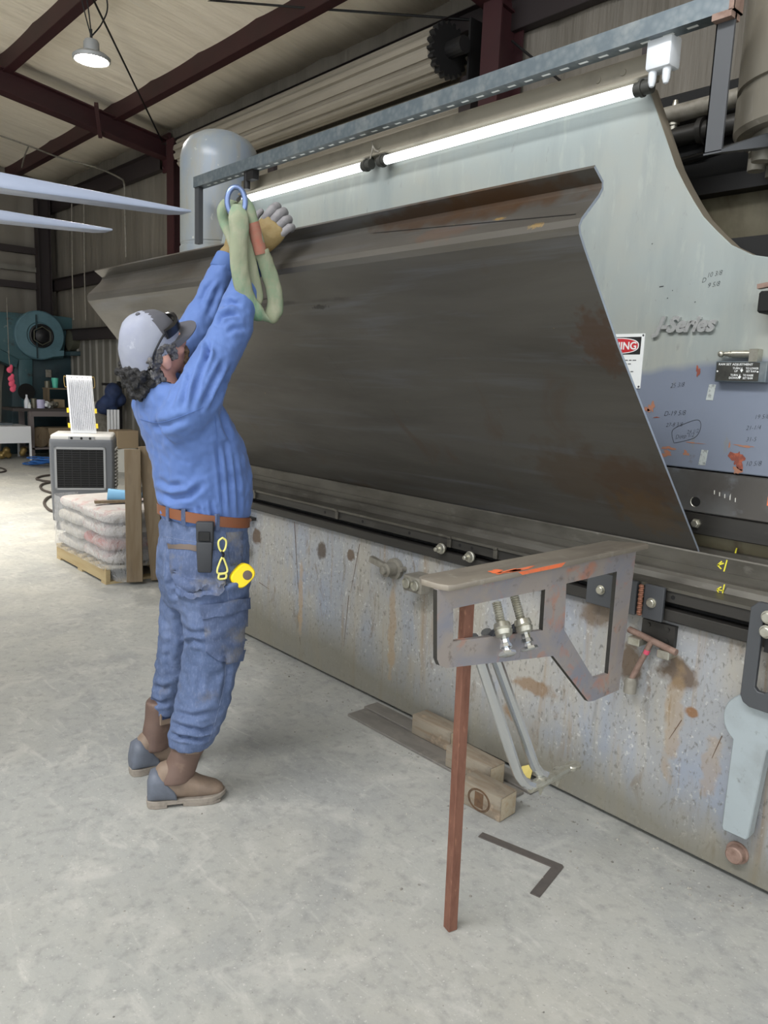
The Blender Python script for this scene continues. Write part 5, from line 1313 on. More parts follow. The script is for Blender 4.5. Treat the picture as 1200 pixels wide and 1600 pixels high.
def drape(poly, tree, lift, cuts=5, edge=.003):
    """a cloth patch with the given outline, laid on a surface"""
    b = B(); vs = [b.bm.verts.new((x, y, 0)) for x, y in poly]
    b.bm.faces.new(vs)
    bmesh.ops.triangulate(b.bm, faces=b.bm.faces[:])
    for _ in range(cuts):
        es = [e for e in b.bm.edges if e.calc_length() > 7]
        if not es: break
        bmesh.ops.subdivide_edges(b.bm, edges=es, cuts=1); bmesh.ops.triangulate(b.bm, faces=b.bm.faces[:])
    bnd = {v for e in b.bm.edges if len(e.link_faces) == 1 for v in e.verts}
    low = {}
    last = None
    for v in b.bm.verts:
        p, n = hit(v.co.x, v.co.y, tree)
        if p is None: low[v] = None; continue
        if n.dot(p - V(OW)) > 0: n = -n
        low[v] = (p, n)
    good = [v for v in b.bm.verts if low[v]]
    dead = [v for v in b.bm.verts if not low[v]]
    for v in good: v.co = low[v][0] + low[v][1] * lift
    bmesh.ops.delete(b.bm, geom=dead, context='VERTS')
    r = bmesh.ops.extrude_face_region(b.bm, geom=b.bm.faces[:])
    ext = [g for g in r['geom'] if isinstance(g, bmesh.types.BMVert)]
    b.bm.normal_update()
    cc = V(OW)
    for v in ext: v.co += (v.co - cc).normalized() * (lift + edge)
    return b
def folds(b, strokes):
    bm = b.bm; bm.normal_update(); vs = bm.verts[:]
    P = np.array([v.co[:] for v in vs]); Nn = np.array([v.normal[:] for v in vs])
    q = (P - OW) @ RW; px = 600 + FPX * q[:, 0] / q[:, 2]; py = 800 + FPX * q[:, 1] / q[:, 2]
    face = np.clip(-np.einsum('ij,ij->i', Nn, (P - OW) / np.linalg.norm(P - OW, axis=1)[:, None]) * 3, 0, 1)
    D = np.zeros(len(vs))
    for pts, dep, w in strokes:
        pts = [np.array(p, float) for p in pts]; best = np.full(len(vs), 1e9); tt = np.zeros(len(vs)); n = len(pts) - 1
        for i in range(n):
            a, c = pts[i], pts[i + 1]; e = c - a; L2 = e @ e
            t = np.clip(((px - a[0]) * e[0] + (py - a[1]) * e[1]) / L2, 0, 1)
            d = np.hypot(px - a[0] - t * e[0], py - a[1] - t * e[1]); m = d < best
            best = np.where(m, d, best); tt = np.where(m, (i + t) / n, tt)
        fade = np.clip(np.sin(PI * np.clip(tt, .04, .96)) * 1.6, 0, 1) * 1.25
        D += fade * dep * (-np.exp(-(best / w) ** 2) + .55 * np.exp(-((best - 1.9 * w) / w) ** 2))
    D *= face
    for v, d in zip(vs, D):
        if abs(d) > 1e-5: v.co += v.normal * d
    return b
def rumple(b, amp, scale, seed=0, stretch=(1, 1, 1)):
    bm = b.bm; bm.normal_update()
    for v in bm.verts:
        q = V((v.co.x * stretch[0], v.co.y * stretch[1], v.co.z * stretch[2])) * scale + V((seed, seed * 1.7, 0))
        v.co += v.normal * (amp * mnoise.noise(q))
    return b

# --- joints
SR, SLj = V((-2.365, 1.245, 1.455)), V((-2.675, 1.27, 1.465))
ER = gx(362, 516, -2.40); WR = gx(392, 412, -2.47)
EL = gx(316, 497, -2.70); WL = gx(352, 413, -2.69)
# --- torso rings of the shirt
TR = [bring(xl, xr, y, wx, MANX) for xl, xr, y, wx in ((266, 368, 834, .125), (259, 378, 819, .145), (249, 388, 801, .170), (244, 391, 770, .180), (237, 387, 730, .187), (224, 374, 690, .196), (215, 360, 660, .200), (211, 344, 636, .200), (213, 326, 614, .172), (222, 312, 600, .115))]
b = B(); loft(b, TR)
for S_, E_j, W_, xo in ((SR, ER, WR, 1), (SLj, EL, WL, -1)):
    ch = V((S_.x - xo * .07, S_.y - .01, S_.z - .07))
    path = spline([ch, S_ + V((0, .005, -.005)), lerp(S_, E_j, .5), E_j, lerp(E_j, W_, .5), W_], 5)
    n = len(path); rad = []
    for i in range(n):
        t = i / (n - 1); rad.append(np.interp(t, [0, .2, .4, .6, .8, 1], [.085, .086, .076, .067, .056, .044]))
    b.tube(path, [float(r) for r in rad], 20)
shirt = remesh(b, .0062, 16, .5)
rumple(shirt, .008, 8, 3); rumple(shirt, .005, 19, 8); rumple(shirt, .003, 40, 5)
folds(shirt, [
    ([(298, 638), (308, 596), (322, 556), (330, 528)], .010, 4), ([(314, 640), (334, 594), (352, 560)], .010, 4), ([(328, 640), (346, 606), (362, 572)], .008, 4),
    ([(338, 508), (346, 494), (358, 490), (376, 492)], .012, 3.5), ([(346, 478), (360, 472), (374, 476)], .008, 3.5), ([(322, 528), (325, 548), (322, 566)], .008, 3.5),
    ([(352, 520), (368, 512), (384, 514)], .006, 4), ([(286, 640), (290, 604), (300, 580)], .007, 4), ([(262, 640), (275, 612), (285, 596)], .006, 4),
    ([(247, 768), (268, 778), (296, 774), (318, 756)], .011, 5), ([(250, 790), (270, 802), (300, 800)], .008, 4), ([(243, 745), (262, 760), (288, 758)], .006, 5),
    ([(338, 690), (344, 740), (350, 808)], .006, 3), ([(352, 690), (358, 740), (362, 806)], .006, 3), ([(366, 712), (372, 760), (374, 806)], .006, 3), ([(330, 780), (334, 812)], .006, 3),
    ([(310, 790), (316, 816)], .006, 3), ([(285, 800), (292, 818)], .005, 3), ([(232, 668), (262, 664), (300, 650)], .006, 6), ([(345, 640), (352, 668), (362, 690)], .008, 4),
    ([(310, 478), (322, 452), (336, 434)], .006, 4), ([(322, 498), (334, 470), (344, 446)], .006, 4)])
tree_shirt = bvh_of(shirt)
sh_o = part('shirt', shirt, 'shirt_blue', PE, smooth=1.5)
# seams on the back and side of the shirt, button cuffs, collar
b = B()
for pts in ([(219, 655), (250, 660), (290, 648), (318, 636)], [(336, 650), (341, 720), (346, 812)]):
    sp = [hit(x, y, tree_shirt) for x, y in [(p.x, p.y) for p in spline([V((x, y, 0)) for x, y in pts], 10)]]
    sp = [p + n * .001 for p, n in sp if p]
    if len(sp) > 3: b.tube(sp, .0012, 6)
part('seam', b, 'shirt_cuff', sh_o)
for E_j, W_ in ((ER, WR), (EL, WL)):
    d = (W_ - E_j).normalized(); b = B(); b.lathe(W_ - d * .03, d, [(0, .047), (.005, .050), (.055, .047), (.062, .044), (.062, .036), (.01, .036)], 24); rumple(b, .003, 30, 5)
    part('cuff', b, 'shirt_cuff', sh_o, smooth=1)

PR_ = [bring(xl, xr, y, wx, MANX) for xl, xr, y, wx in ((253, 380, 803, .172), (249, 382, 830, .176), (244, 384, 865, .182), (243, 385, 890, .184), (247, 385, 915, .176), (256, 380, 940, .15))]
RLg = [bring(xl, xr, y, None, xm) for xl, xr, y, xm in ((268, 384, 900, -2.425), (277, 385, 930, -2.42), (282, 384, 960, -2.41), (287, 379, 1000, -2.40), (283, 370, 1040, -2.395), (276, 362, 1080, -2.39), (269, 351, 1120, -2.385), (263, 340, 1148, -2.385), (265, 330, 1164, -2.385))]
LLg = [bring(xl, xr, y, None, xm) for xl, xr, y, xm in ((246, 340, 900, -2.615), (249, 332, 930, -2.62), (248, 324, 960, -2.63), (245, 318, 1000, -2.64), (241, 306, 1050, -2.66), (236, 290, 1090, -2.68), (231, 280, 1112, -2.69))]
# --- head frame
HC = gx(240, 543, MANX) + V((0, 0, .0))
pit = math.radians(27); hf = V((.08, math.cos(pit), math.sin(pit))).normalized(); hr = V((math.cos(.30), -.02, -math.sin(.30))); hr = (hr - hf * hr.dot(hf)).normalized(); hu = hr.cross(hf).normalized()
def hp(r, f, u): return HC + hr * r + hf * f + hu * u
HM = Matrix(((hr.x, hf.x, hu.x), (hr.y, hf.y, hu.y), (hr.z, hf.z, hu.z))).to_4x4()
neck0 = V((MANX, TR[-2][0].y - .015, 1.46))
# --- body: one continuous skin
b = B()
b.sphere(hp(0, -.012, .02), (.076, .098, .098), HM, 28, 18)
b.sphere(hp(0, .035, -.04), (.060, .062, .075), HM, 20, 14)            # face and jaw
b.sphere(hp(0, .055, -.092), (.034, .034, .026), HM, 16, 10)           # chin
b.tube([hp(0, .088, .012), hp(0, .112, -.022), hp(0, .108, -.034)], [.009, .015, .011], 10)   # nose
b.sphere(hp(.013, .10, -.033), .009, HM, 8, 6); b.sphere(hp(-.013, .10, -.033), .009, HM, 8, 6)
for s in (-1, 1):
    b.sphere(hp(s * .045, .062, -.025), (.022, .026, .022), HM, 12, 8)  # cheek
    b.sphere(hp(s * .033, .084, .022), (.024, .012, .008), HM, 10, 7)   # brow
    b.sphere(hp(s * .079, -.004, -.028), (.012, .020, .034), HM, 12, 8)   # ear
    b.sphere(hp(s * .087, -.012, -.016), (.010, .020, .019), HM, 12, 8)
b.tube([hp(-.016, .093, -.062), hp(0, .099, -.062), hp(.016, .093, -.062)], .006, 8); b.tube([hp(-.014, .090, -.072), hp(0, .096, -.073), hp(.014, .090, -.072)], .007, 8)
b.tube([hp(0, -.03, -.05), lerp(hp(0, -.03, -.07), neck0, .5), neck0 + V((0, -.01, -.02))], [.060, .060, .066], 18)
loft(b, [(c, wx * .86, wy * .84) for c, wx, wy in TR[:-1]])
for S_, E_j, W_, xo in ((SR, ER, WR, 1), (SLj, EL, WL, -1)):
    d = (W_ - E_j).normalized(); b.tube([V((S_.x - xo * .08, S_.y, S_.z - .05)), S_, E_j, lerp(E_j, W_, .5), W_, W_ + d * .05], [.06, .058, .044, .042, .032, .031], 14)
HIPR, HIPL = RLg[1][0], LLg[1][0]; KR, KL = RLg[3][0], LLg[3][0]
AR, AL = V((-2.425, 1.205, .11)), V((-2.70, 1.245, .11)); ER_, EL_ = RLg[-1][0], LLg[-1][0]
pc = PR_[2][0]; b.sphere((MANX, pc.y, pc.z), (.135, .105, .12), None, 18, 12)
for h, k_, e_, a_, t_ in ((HIPR, KR, ER_, AR, V((.09, .20, -.05))), (HIPL, KL, EL_, AL, V((.0, .22, -.05)))):
    b.tube([h, k_, e_, a_, a_ + V((0, 0, -.03))], [.075, .055, .038, .034, .034], 14); b.tube([a_ + V((0, 0, -.03)), a_ + t_ * .3 + V((0, 0, -.045)), a_ + t_ * .55 + V((0, 0, -.04))], [.03, .024, .018], 12)
body = remesh(b, .0075, 3, .5)
part('body', body, 'skin', PE, smooth=1.5)
for s in (-1, 1):
    b = B(); b.sphere(hp(s * .033, .081, .004), .0125, HM, 14, 10)
    t = B(); t.sphere(hp(s * .033, .090, .004), .0055, HM, 10, 8); merge(b, mi(t, 1)); part('eye', b, ['eye_white', 'glass_black'], PE)
# --- hair and beard
def lumps(pts, n, seed, r0, r1, spread):
    b = B(); r = random.Random(seed)
    for c, s in pts:
        for i in range(n):
            q = hp(c[0] + r.uniform(-1, 1) * spread * s, c[1] + r.uniform(-1, 1) * spread * s, c[2] + r.uniform(-1, 1) * spread * s); b.sphere(q, r.uniform(r0, r1), None, 8, 6)
    return b
b = lumps([((0, -.10, -.05), 1), ((.04, -.09, -.055), 1), ((-.04, -.09, -.055), 1), ((.02, -.10, -.09), 1), ((-.02, -.10, -.09), 1), ((.05, -.07, -.085), 1), ((-.05, -.07, -.085), 1), ((0, -.09, -.12), 1), ((.035, -.08, -.12), 1), ((-.035, -.08, -.12), 1), ((.058, -.05, -.11), .8), ((-.058, -.05, -.11), .8)], 40, 2, .009, .016, .032)
b = remesh(b, .0045, 1); rumple(b, .006, 110, 4)
part('hair', b, 'hair_dark', PE, 'dark curly hair at the nape', smooth=1)
for s in (1, -1):
    b = lumps([((s * .074, .012, .014), .6), ((s * .075, -.02, .012), .8), ((s * .074, -.045, -.01), 1), ((s * .068, -.052, -.045), 1), ((s * .071, .032, .004), .5), ((s * .070, .030, -.020), .45), ((s * .07, -.05, -.07), .8)], 40, 6, .005, .010, .022)
    b = remesh(b, .004, 1); rumple(b, .004, 130, 9)
    part('hair', b, 'hair_grey', PE, 'grey hair around the ear', smooth=1)
b = lumps([((0, .092, -.088), 1), ((.015, .085, -.10), 1), ((-.015, .085, -.10), 1), ((0, .075, -.115), 1), ((.025, .082, -.078), .6), ((-.025, .082, -.078), .6), ((0, .104, -.052), .45), ((.015, .10, -.054), .45), ((-.015, .10, -.054), .45)], 8, 12, .006, .011, .014)
b = remesh(b, .004, 1); rumple(b, .003, 120, 2); part('beard', b, 'beard', PE, smooth=1)
# --- cap with brim, dark front panel, safety glasses pushed up on it
def rim(a): return .012 + .018 * math.cos(a) if True else 0
capb = B(); rings = []; k = 44
for j in range(13):
    t = j / 12; ph = t * PI / 2; rr_c = math.cos(ph) ** .75 if t < 1 else 1e-3; ring_ = []
    for i in range(k):
        a = 2 * PI * i / k; f_, r_ = math.cos(a), math.sin(a)
        base_u = -.006 + .030 * f_ - (.016 if f_ < -.5 else 0) * min(1, (-f_ - .5) * 4)
        ring_.append(capb.bm.verts.new(hp(r_ * .089 * rr_c, -.012 + f_ * .111 * rr_c, base_u + (.128 - base_u) * math.sin(ph) ** 1.0)))
    rings.append(ring_)
capb.skin(rings, cap=False); capb.bm.faces.new(rings[-1])
capb.bm.normal_update(); bmesh.ops.recalc_face_normals(capb.bm, faces=capb.bm.faces[:])
rumple(capb, .004, 34, 6)
for f in capb.bm.faces:
    q = f.calc_center_median() - HC
    if q.dot(hf) > .012 and q.dot(hu) > .05: f.material_index = 1
r = bmesh.ops.solidify(capb.bm, geom=capb.bm.faces[:], thickness=.003)
cap_o = part('cap', capb, ['cap_grey', 'cap_dark'], PE, 'grey baseball cap', smooth=1.2)
b = B(); top_, bot_ = [], []
for i in range(17):
    a = math.radians(-68 + 136 * i / 16); r0 = (.092, .100); 
    inn = hp(math.sin(a) * .088, -.012 + math.cos(a) * .108, .024); ext = .075 * max(math.cos(a * 1.22), 0) ** .6
    out = hp(math.sin(a) * (.088 + ext * .05), -.012 + math.cos(a) * .108 + ext, .024 - .018 * abs(math.sin(a)) ** 2 + ext * .10 - .006)
    mid = (inn + out) / 2 + hu * .006
    top_.append([b.bm.verts.new(p) for p in (inn, mid, out)]); bot_.append([b.bm.verts.new(p - hu * .004) for p in (inn, mid, out)])
for i in range(16):
    for j in range(2):
        b.bm.faces.new((top_[i][j], top_[i][j + 1], top_[i + 1][j + 1], top_[i + 1][j])); b.bm.faces.new((bot_[i][j], bot_[i + 1][j], bot_[i + 1][j + 1], bot_[i][j + 1]))
    b.bm.faces.new((top_[i][2], bot_[i][2], bot_[i + 1][2], top_[i + 1][2]))
part('brim', b, 'cap_dark', cap_o, smooth=.7)
b = B(); b.sphere(hp(0, -.012, .128), (.008, .008, .005), HM, 10, 6); part('button', b, 'cap_dark', cap_o)
b = B()
for i in range(13):
    a = math.radians(-75 + 150 * i / 12)
rl = []
for i in range(15):
    a = math.radians(-72 + 144 * i / 14); p = lambda dr_, u_: hp(math.sin(a) * (.088 + dr_), -.016 + math.cos(a) * (.112 + dr_), u_)
    rl.append([b.bm.verts.new(q) for q in (p(.004, .046), p(.016, .050), p(.014, .084 - .01 * abs(math.sin(2 * a))), p(.004, .080))])
b.skin(rl); GL = part('safety_glasses', b, 'glass_black', PE, 'dark safety glasses pushed up on the cap', smooth=.8)
for s in (-1, 1):
    b = B(); b.tube(spline([hp(s * .094, .015, .07), hp(s * .098, -.015, .05), hp(s * .096, -.045, .02), hp(s * .090, -.06, -.012)], 6), .0035, 8)
    part('temple', b, 'glass_black', GL)
# --- collar
b = B(); cpath = [neck0 + V((.072 * math.sin(a), -.012 + .070 * math.cos(a), .045 - .025 * math.cos(a))) for a in np.linspace(PI * .12, PI * 1.88, 22)]
rl = []
for i, p in enumerate(cpath):
    o_ = (p - (neck0 + V((0, -.012, p.z - neck0.z)))).normalized()
    rl.append([b.bm.verts.new(q) for q in (p - o_ * .003, p + o_ * .002 + V((0, 0, .012)), p + o_ * .020 - V((0, 0, .022)), p + o_ * .012 - V((0, 0, .034)))])
b.skin(rl); rumple(b, .004, 22, 1); part('collar', b, 'shirt_blue', sh_o, smooth=1)

# --- jeans
b = B()
loft(b, PR_)
loft(b, RLg, 26); loft(b, LLg, 26)
jeans = remesh(b, .0066, 12, .5)
rumple(jeans, .009, 8, 11); rumple(jeans, .006, 20, 2, (1, 1, 1.6)); rumple(jeans, .003, 42, 7)
folds(jeans, [
    ([(270, 905), (292, 926), (330, 922), (372, 905)], .008, 4), ([(266, 880), (268, 910), (276, 940)], .012, 4),
    ([(286, 1010), (300, 1000), (322, 1008)], .008, 4), ([(285, 985), (304, 990), (330, 986)], .006, 4), ([(300, 1030), (312, 1060), (310, 1090)], .006, 5),
    ([(262, 1128), (286, 1136), (318, 1142), (338, 1134)], .011, 3.5), ([(264, 1146), (284, 1152), (312, 1156), (330, 1150)], .011, 3), ([(270, 1112), (300, 1120), (340, 1112)], .008, 4),
    ([(232, 1092), (250, 1100), (268, 1096)], .009, 3.5), ([(238, 1070), (256, 1078), (268, 1072)], .007, 4), ([(348, 1010), (356, 1050), (346, 1100)], .006, 4), ([(258, 960), (266, 1000), (262, 1040)], .006, 5)])
tree_j = bvh_of(jeans)
# dusty knee
for i, (px, py, ru, rv) in enumerate(((362, 1062, 9, 22), (366, 1040, 7, 12))):
    pl = [(px + ru * math.cos(a) * (1 + .25 * math.sin(3 * a)), py + rv * math.sin(a) * (1 + .2 * math.sin(5 * a))) for a in np.linspace(0, 2 * PI, 18, endpoint=False)]
je_o = part('jeans', jeans, 'denim', PE, smooth=1.5)
def cloth(name, poly, m, lift, label=None, parent=None):
    b = drape(poly, tree_j, lift); return part(name, b, m, parent or je_o, label, smooth=1.2)
cloth('back_pocket', [(267, 850), (312, 853), (322, 858), (352, 862), (350, 922), (340, 928), (300, 934), (284, 930), (270, 896)], 'denim_pocket', .011, 'faded back pocket')
cloth('pocket_trim', [(266, 849), (318, 853), (318, 861), (268, 857)], 'pocket_trim', .0135)
cloth('cargo_pocket', [(318, 950), (384, 944), (383, 1004), (376, 1032), (352, 1036), (336, 1028), (322, 1016)], 'denim_pocket', .010, 'cargo pocket on the thigh')
cloth('pocket_flap', [(314, 944), (386, 932), (385, 950), (352, 960), (318, 966)], 'denim_pocket', .017)
cloth('side_patch', [(352, 832), (379, 830), (378, 880), (360, 884)], 'denim_pocket', .004)
# dust, stitching
b = B()
def stitch_line(pts, off=.0008, r=.0008, n=8):
    sp = [hit(p.x, p.y, tree_j) for p in spline([V((x, y, 0)) for x, y in pts], n)]
    run = []
    for p, nn in sp:
        if p is None: continue
        run.append(p + nn * off)
    if len(run) > 2: b.tube(run, r, 6)
for pts in ([(352, 835), (354, 880), (356, 930), (362, 960)], [(352, 1032), (350, 1070), (338, 1120), (326, 1158)], [(254, 838), (300, 846), (340, 848)], [(262, 838), (258, 870), (256, 900)]): stitch_line(pts)
part('stitching', b, 'stitch', je_o)
# belt and loops
def belt_ring(z_off, grow):
    out = []
    c, wx, wy = bring(251, 380, 812, .168, MANX)
    for i in range(56):
        a = 2 * PI * i / 56; ca, sa = math.cos(a), math.sin(a); p = 2.3
        x = (wx + grow) * math.copysign(abs(ca) ** (2 / p), ca); y = (wy + grow) * math.copysign(abs(sa) ** (2 / p), sa)
        out.append(V((c.x + x, c.y + y, 1.048 + z_off - .16 * y)))
    return out
b = B(); rs = [belt_ring(z, g) for z, g in ((-.018, .006), (-.019, .012), (.017, .013), (.018, .006))]
vr = [[b.bm.verts.new(p) for p in r_] for r_ in rs]; b.skin(vr, closed=True)
be_o = part('belt', b, 'belt_leather', PE, 'brown leather belt', smooth=.8)
tree_b = bvh_of(B().__class__() if False else (lambda q: (q.skin([[q.bm.verts.new(p) for p in r_] for r_ in rs], closed=True), q)[1])(B()))
b = B(); bx = belt_ring(0, .016)
for px in (262, 286, 343):
    best = min((p for p in bx if p.x > -2.75 and (V((p.x, p.y)) - V((0, 0))).length < 2.95), key=lambda p: abs(proj(p)[0] - px) + (3 if p.y > 1.45 else 0))
    o_ = V((best.x - MANX, best.y - 1.30, 0)).normalized(); s_ = V((-o_.y, o_.x, 0)); q = best
    b.hexa([q - s_ * .007 + V((0, 0, -.032)) - o_ * .010, q + s_ * .007 + V((0, 0, -.032)) - o_ * .010, q + s_ * .007 + V((0, 0, -.032)) + o_ * .001, q - s_ * .007 + V((0, 0, -.032)) + o_ * .001,
            q - s_ * .007 + V((0, 0, .026)) - o_ * .010, q + s_ * .007 + V((0, 0, .026)) - o_ * .010, q + s_ * .007 + V((0, 0, .026)) + o_ * .001, q - s_ * .007 + V((0, 0, .026)) + o_ * .001])
part('belt_loops', b, 'denim_pocket', je_o)
b = B(); bx0 = max(belt_ring(0, .018), key=lambda p: p.y); b.obox(bx0, .06, .008, .045); b.bevel(.003, 1); part('buckle', b, 'zinc', be_o)

# --- boots
def make_boot(heel, toe, top_c, label):
    h, t = V((heel[0], heel[1], 0)), V((toe[0], toe[1], 0)); f = (t - h).normalized(); s = V((f.y, -f.x, 0)); Ln = (t - h).length
    P = lambda u, v, z: h + f * (u * Ln) + s * v + V((0, 0, z))
    ank = P(.27, 0, .14)
    b = B(); k = 22
    # shaft
    top_c = V(top_c); rs = []
    for i in range(9):
        q = i / 8; c = lerp(P(.35, 0, .09), top_c, q); rr_b = np.interp(q, [0, .3, .7, 1], [.058, .052, .055, .060])
        rs.append(b.ring(c, f, s, float(rr_b) * 1.12, float(rr_b), k))
    b.skin(rs, cap=True)
    sb = remesh(b, .008, 3); rumple(sb, .004, 16, 3)
    O = part('boot', sb, 'boot_brown', PE, label, smooth=1.2)
    # foot upper
    b = B(); rs = []
    for u, w_, zt in ((.03, .026, .085), (.08, .036, .125), (.18, .043, .16), (.30, .045, .170), (.42, .044, .152), (.54, .044, .118), (.67, .047, .092), (.8, .046, .076), (.9, .040, .064), (.97, .024, .05)):
        rg = []
        for i in range(k):
            a = 2 * PI * i / k; ca, sa = math.cos(a), math.sin(a)
            rg.append(b.bm.verts.new(P(u, w_ * math.copysign(abs(ca) ** .8, ca), .022 + (zt - .022) * .5 * (1 + math.copysign(abs(sa) ** .8, sa)))))
        rs.append(rg)
    b.skin(rs); ub = remesh(b, .007, 4); rumple(ub, .003, 24, 7)
    part('foot', ub, 'boot_tan', O, smooth=1.2)
    # heel counter hugging the back of the foot
    b = B(); rs = []
    for u, w_, zt in ((.005, .026, .092), (.05, .041, .132), (.13, .0475, .140), (.24, .0490, .112), (.34, .0485, .072), (.37, .047, .05)):
        rg = []
        for i in range(k):
            a = 2 * PI * i / k; ca, sa = math.cos(a), math.sin(a)
            rg.append(b.bm.verts.new(P(u, w_ * math.copysign(abs(ca) ** .7, ca), .024 + (zt - .024) * .5 * (1 + math.copysign(abs(sa) ** .7, sa)))))
        rs.append(rg)
    b.skin(rs); b.bevel(.001, 1) if False else None
    part('heel_counter', b, 'boot_heel', O, 'blue-grey heel counter', smooth=1.2)
    # sole with welt and heel
    ol = [(0, .012), (.02, .028), (.10, .039), (.25, .040), (.45, .041), (.65, .052), (.82, .053), (.93, .040), (.985, .02), (1.0, .008)]
    out = [(u, v) for u, v in ol] + [(u, -v) for u, v in reversed(ol)]
    b = B(); lo = [b.bm.verts.new(P(u * 1.01 - .005, v, .012 + (.006 if u > .9 else 0))) for u, v in out]; hi = [b.bm.verts.new(P(u * 1.01 - .005, v, .030 + (.006 if u > .9 else 0))) for u, v in out]
    b.skin([lo, hi])
    hl = [(u, v) for u, v in ol if u <= .26] ; hl = hl + [(u, -v) for u, v in reversed(hl)]
    lo = [b.bm.verts.new(P(u, v * .98, 0)) for u, v in hl]; hi = [b.bm.verts.new(P(u, v, .014)) for u, v in hl]; b.skin([lo, hi])
    fl_ = [(u, v) for u, v in ol if .42 <= u <= .94]; fl_ = fl_ + [(u, -v) for u, v in reversed(fl_)]
    lo = [b.bm.verts.new(P(u, v * .96, .0)) for u, v in fl_]; hi = [b.bm.verts.new(P(u, v, .014)) for u, v in fl_]; b.skin([lo, hi])
    b.bevel(.002, 1); part('sole', b, 'boot_sole', O)
    # pull tab
    tp = lerp(P(.35, 0, .09), top_c, .70); 
    for sg in (1, -1):
        b = B(); q = tp + s * sg * .056; b.obox(q, .05, .008, .05, Matrix(((f.x, s.x, 0), (f.y, s.y, 0), (0, 0, 1))).to_4x4()); b.bevel(.003, 1)
        part('pull_tab', b, 'boot_tan', O)
        b = B(); q = tp + s * sg * .0608 + V((0, 0, .008)); b.obox(q, .034, .002, .016, Matrix(((f.x, s.x, 0), (f.y, s.y, 0), (0, 0, 1))).to_4x4()); part('pull_hole', b, 'navy_cloth', O)
    return O
make_boot((-2.467, 1.122), (-2.352, 1.378), (-2.385, 1.288, .30), 'nearer brown work boot with dark heel')
make_boot((-2.712, 1.166), (-2.690, 1.450), (-2.695, 1.298, .288), 'farther brown work boot with dark heel')

# --- gloves: palm, five fingers each bent at its knuckles
def glove(w, pdir, back, curl, label, tip_m, side=1, spread=1.0, cuffdir=None, sc=1.2):
    """w wrist, pdir towards the fingertips, back = outward normal of the back of the hand"""
    p = V(pdir).normalized(); n = V(back); n = (n - p * n.dot(p)).normalized(); t = p.cross(n) * side     # t: towards the thumb
    p, n, t = p * sc, n * sc, t * sc
    G = lambda a, c, d: V(w) + p * a + t * c + n * d
    r0_ = sc
    b = B()
    rs = []
    for a, wd, th in ((-.005, .030, .024), (.02, .036, .023), (.05, .044, .022), (.085, .046, .021), (.105, .043, .018)):
        rs.append(b.ring(G(a, 0, 0), t, n, wd, th, 18))
    b.skin(rs)
    b.sphere(G(.035, .026, -.012), (.026, .026, .022), None, 12, 8)
    cv = V(cuffdir).normalized() if cuffdir is not None else -p
    b.tube([V(w) + p * .02, V(w) + cv * .02, V(w) + cv * .055], [.036, .041, .047], 18)
    palm = remesh(b, .006, 3); rumple(palm, .003, 40, 3)
    O = part('glove', palm, 'glove_tan', PE, label, smooth=1.3)
    for i, (c, ln, r) in enumerate(((.034, .070, .0125), (.012, .080, .013), (-.011, .074, .0125), (-.033, .058, .0115))):
        pts = [G(.085, c * .95, -.002)]; ang = 0; base_d = (p + t * (c * 3.2 * spread)).normalized(); r *= sc; ln *= sc
        seg = [ln * .42, ln * .32, ln * .26]; pos = G(.098, c, .002); pts.append(pos)
        for sgm, cu in zip(seg, curl):
            ang += cu * (1 + .12 * (i - 1.5)); d = base_d * math.cos(ang) - n.normalized() * math.sin(ang); pos = pos + d * sgm; pts.append(pos)
        b = B(); pp = spline(pts, 4); rad = [float(np.interp(j / (len(pp) - 1), [0, .3, .55, .8, 1], [r, r * 1.05, r * 1.0, r * 1.0, r * .72])) for j in range(len(pp))]
        b.tube(pp, rad, 12); b.sphere(pts[-1], r * .85, None, 10, 8); b.sphere(pts[2], r * 1.12, None, 10, 8); b.sphere(pts[3], r * 1.08, None, 10, 8)
        fb = remesh(b, .0045, 2); part('glove_finger', fb, tip_m, O, smooth=1.3)
    pts = [G(.03, .028, -.01), G(.05, .050, -.014), G(.075, .066, -.022), G(.098, .068, -.036)]
    b = B(); pp = spline(pts, 4); b.tube(pp, [float(np.interp(j / (len(pp) - 1), [0, .5, 1], [.018, .0145, .011])) for j in range(len(pp))], 12); b.sphere(pts[-1], .0115, None, 10, 8)
    fb = remesh(b, .0045, 2); part('glove_thumb', fb, tip_m, O, smooth=1.3)
    return O
wr = WR + (WR - ER).normalized() * .055; wl = WL + (WL - EL).normalized() * .03
camdir = (V(OW) - wr).normalized()
glove(wr, V((.075, .06, .115)), V((.72, -.60, .12)), (.35, .75, .55), 'right work glove, tan with grey fingers', 'glove_grey', side=-1, cuffdir=(ER - WR))
glove(wl, V((.03, .03, .14)), V((-.25, -.9, .1)), (.3, .6, .5), 'left tan work glove', 'glove_tan', side=1, cuffdir=(EL - WL))

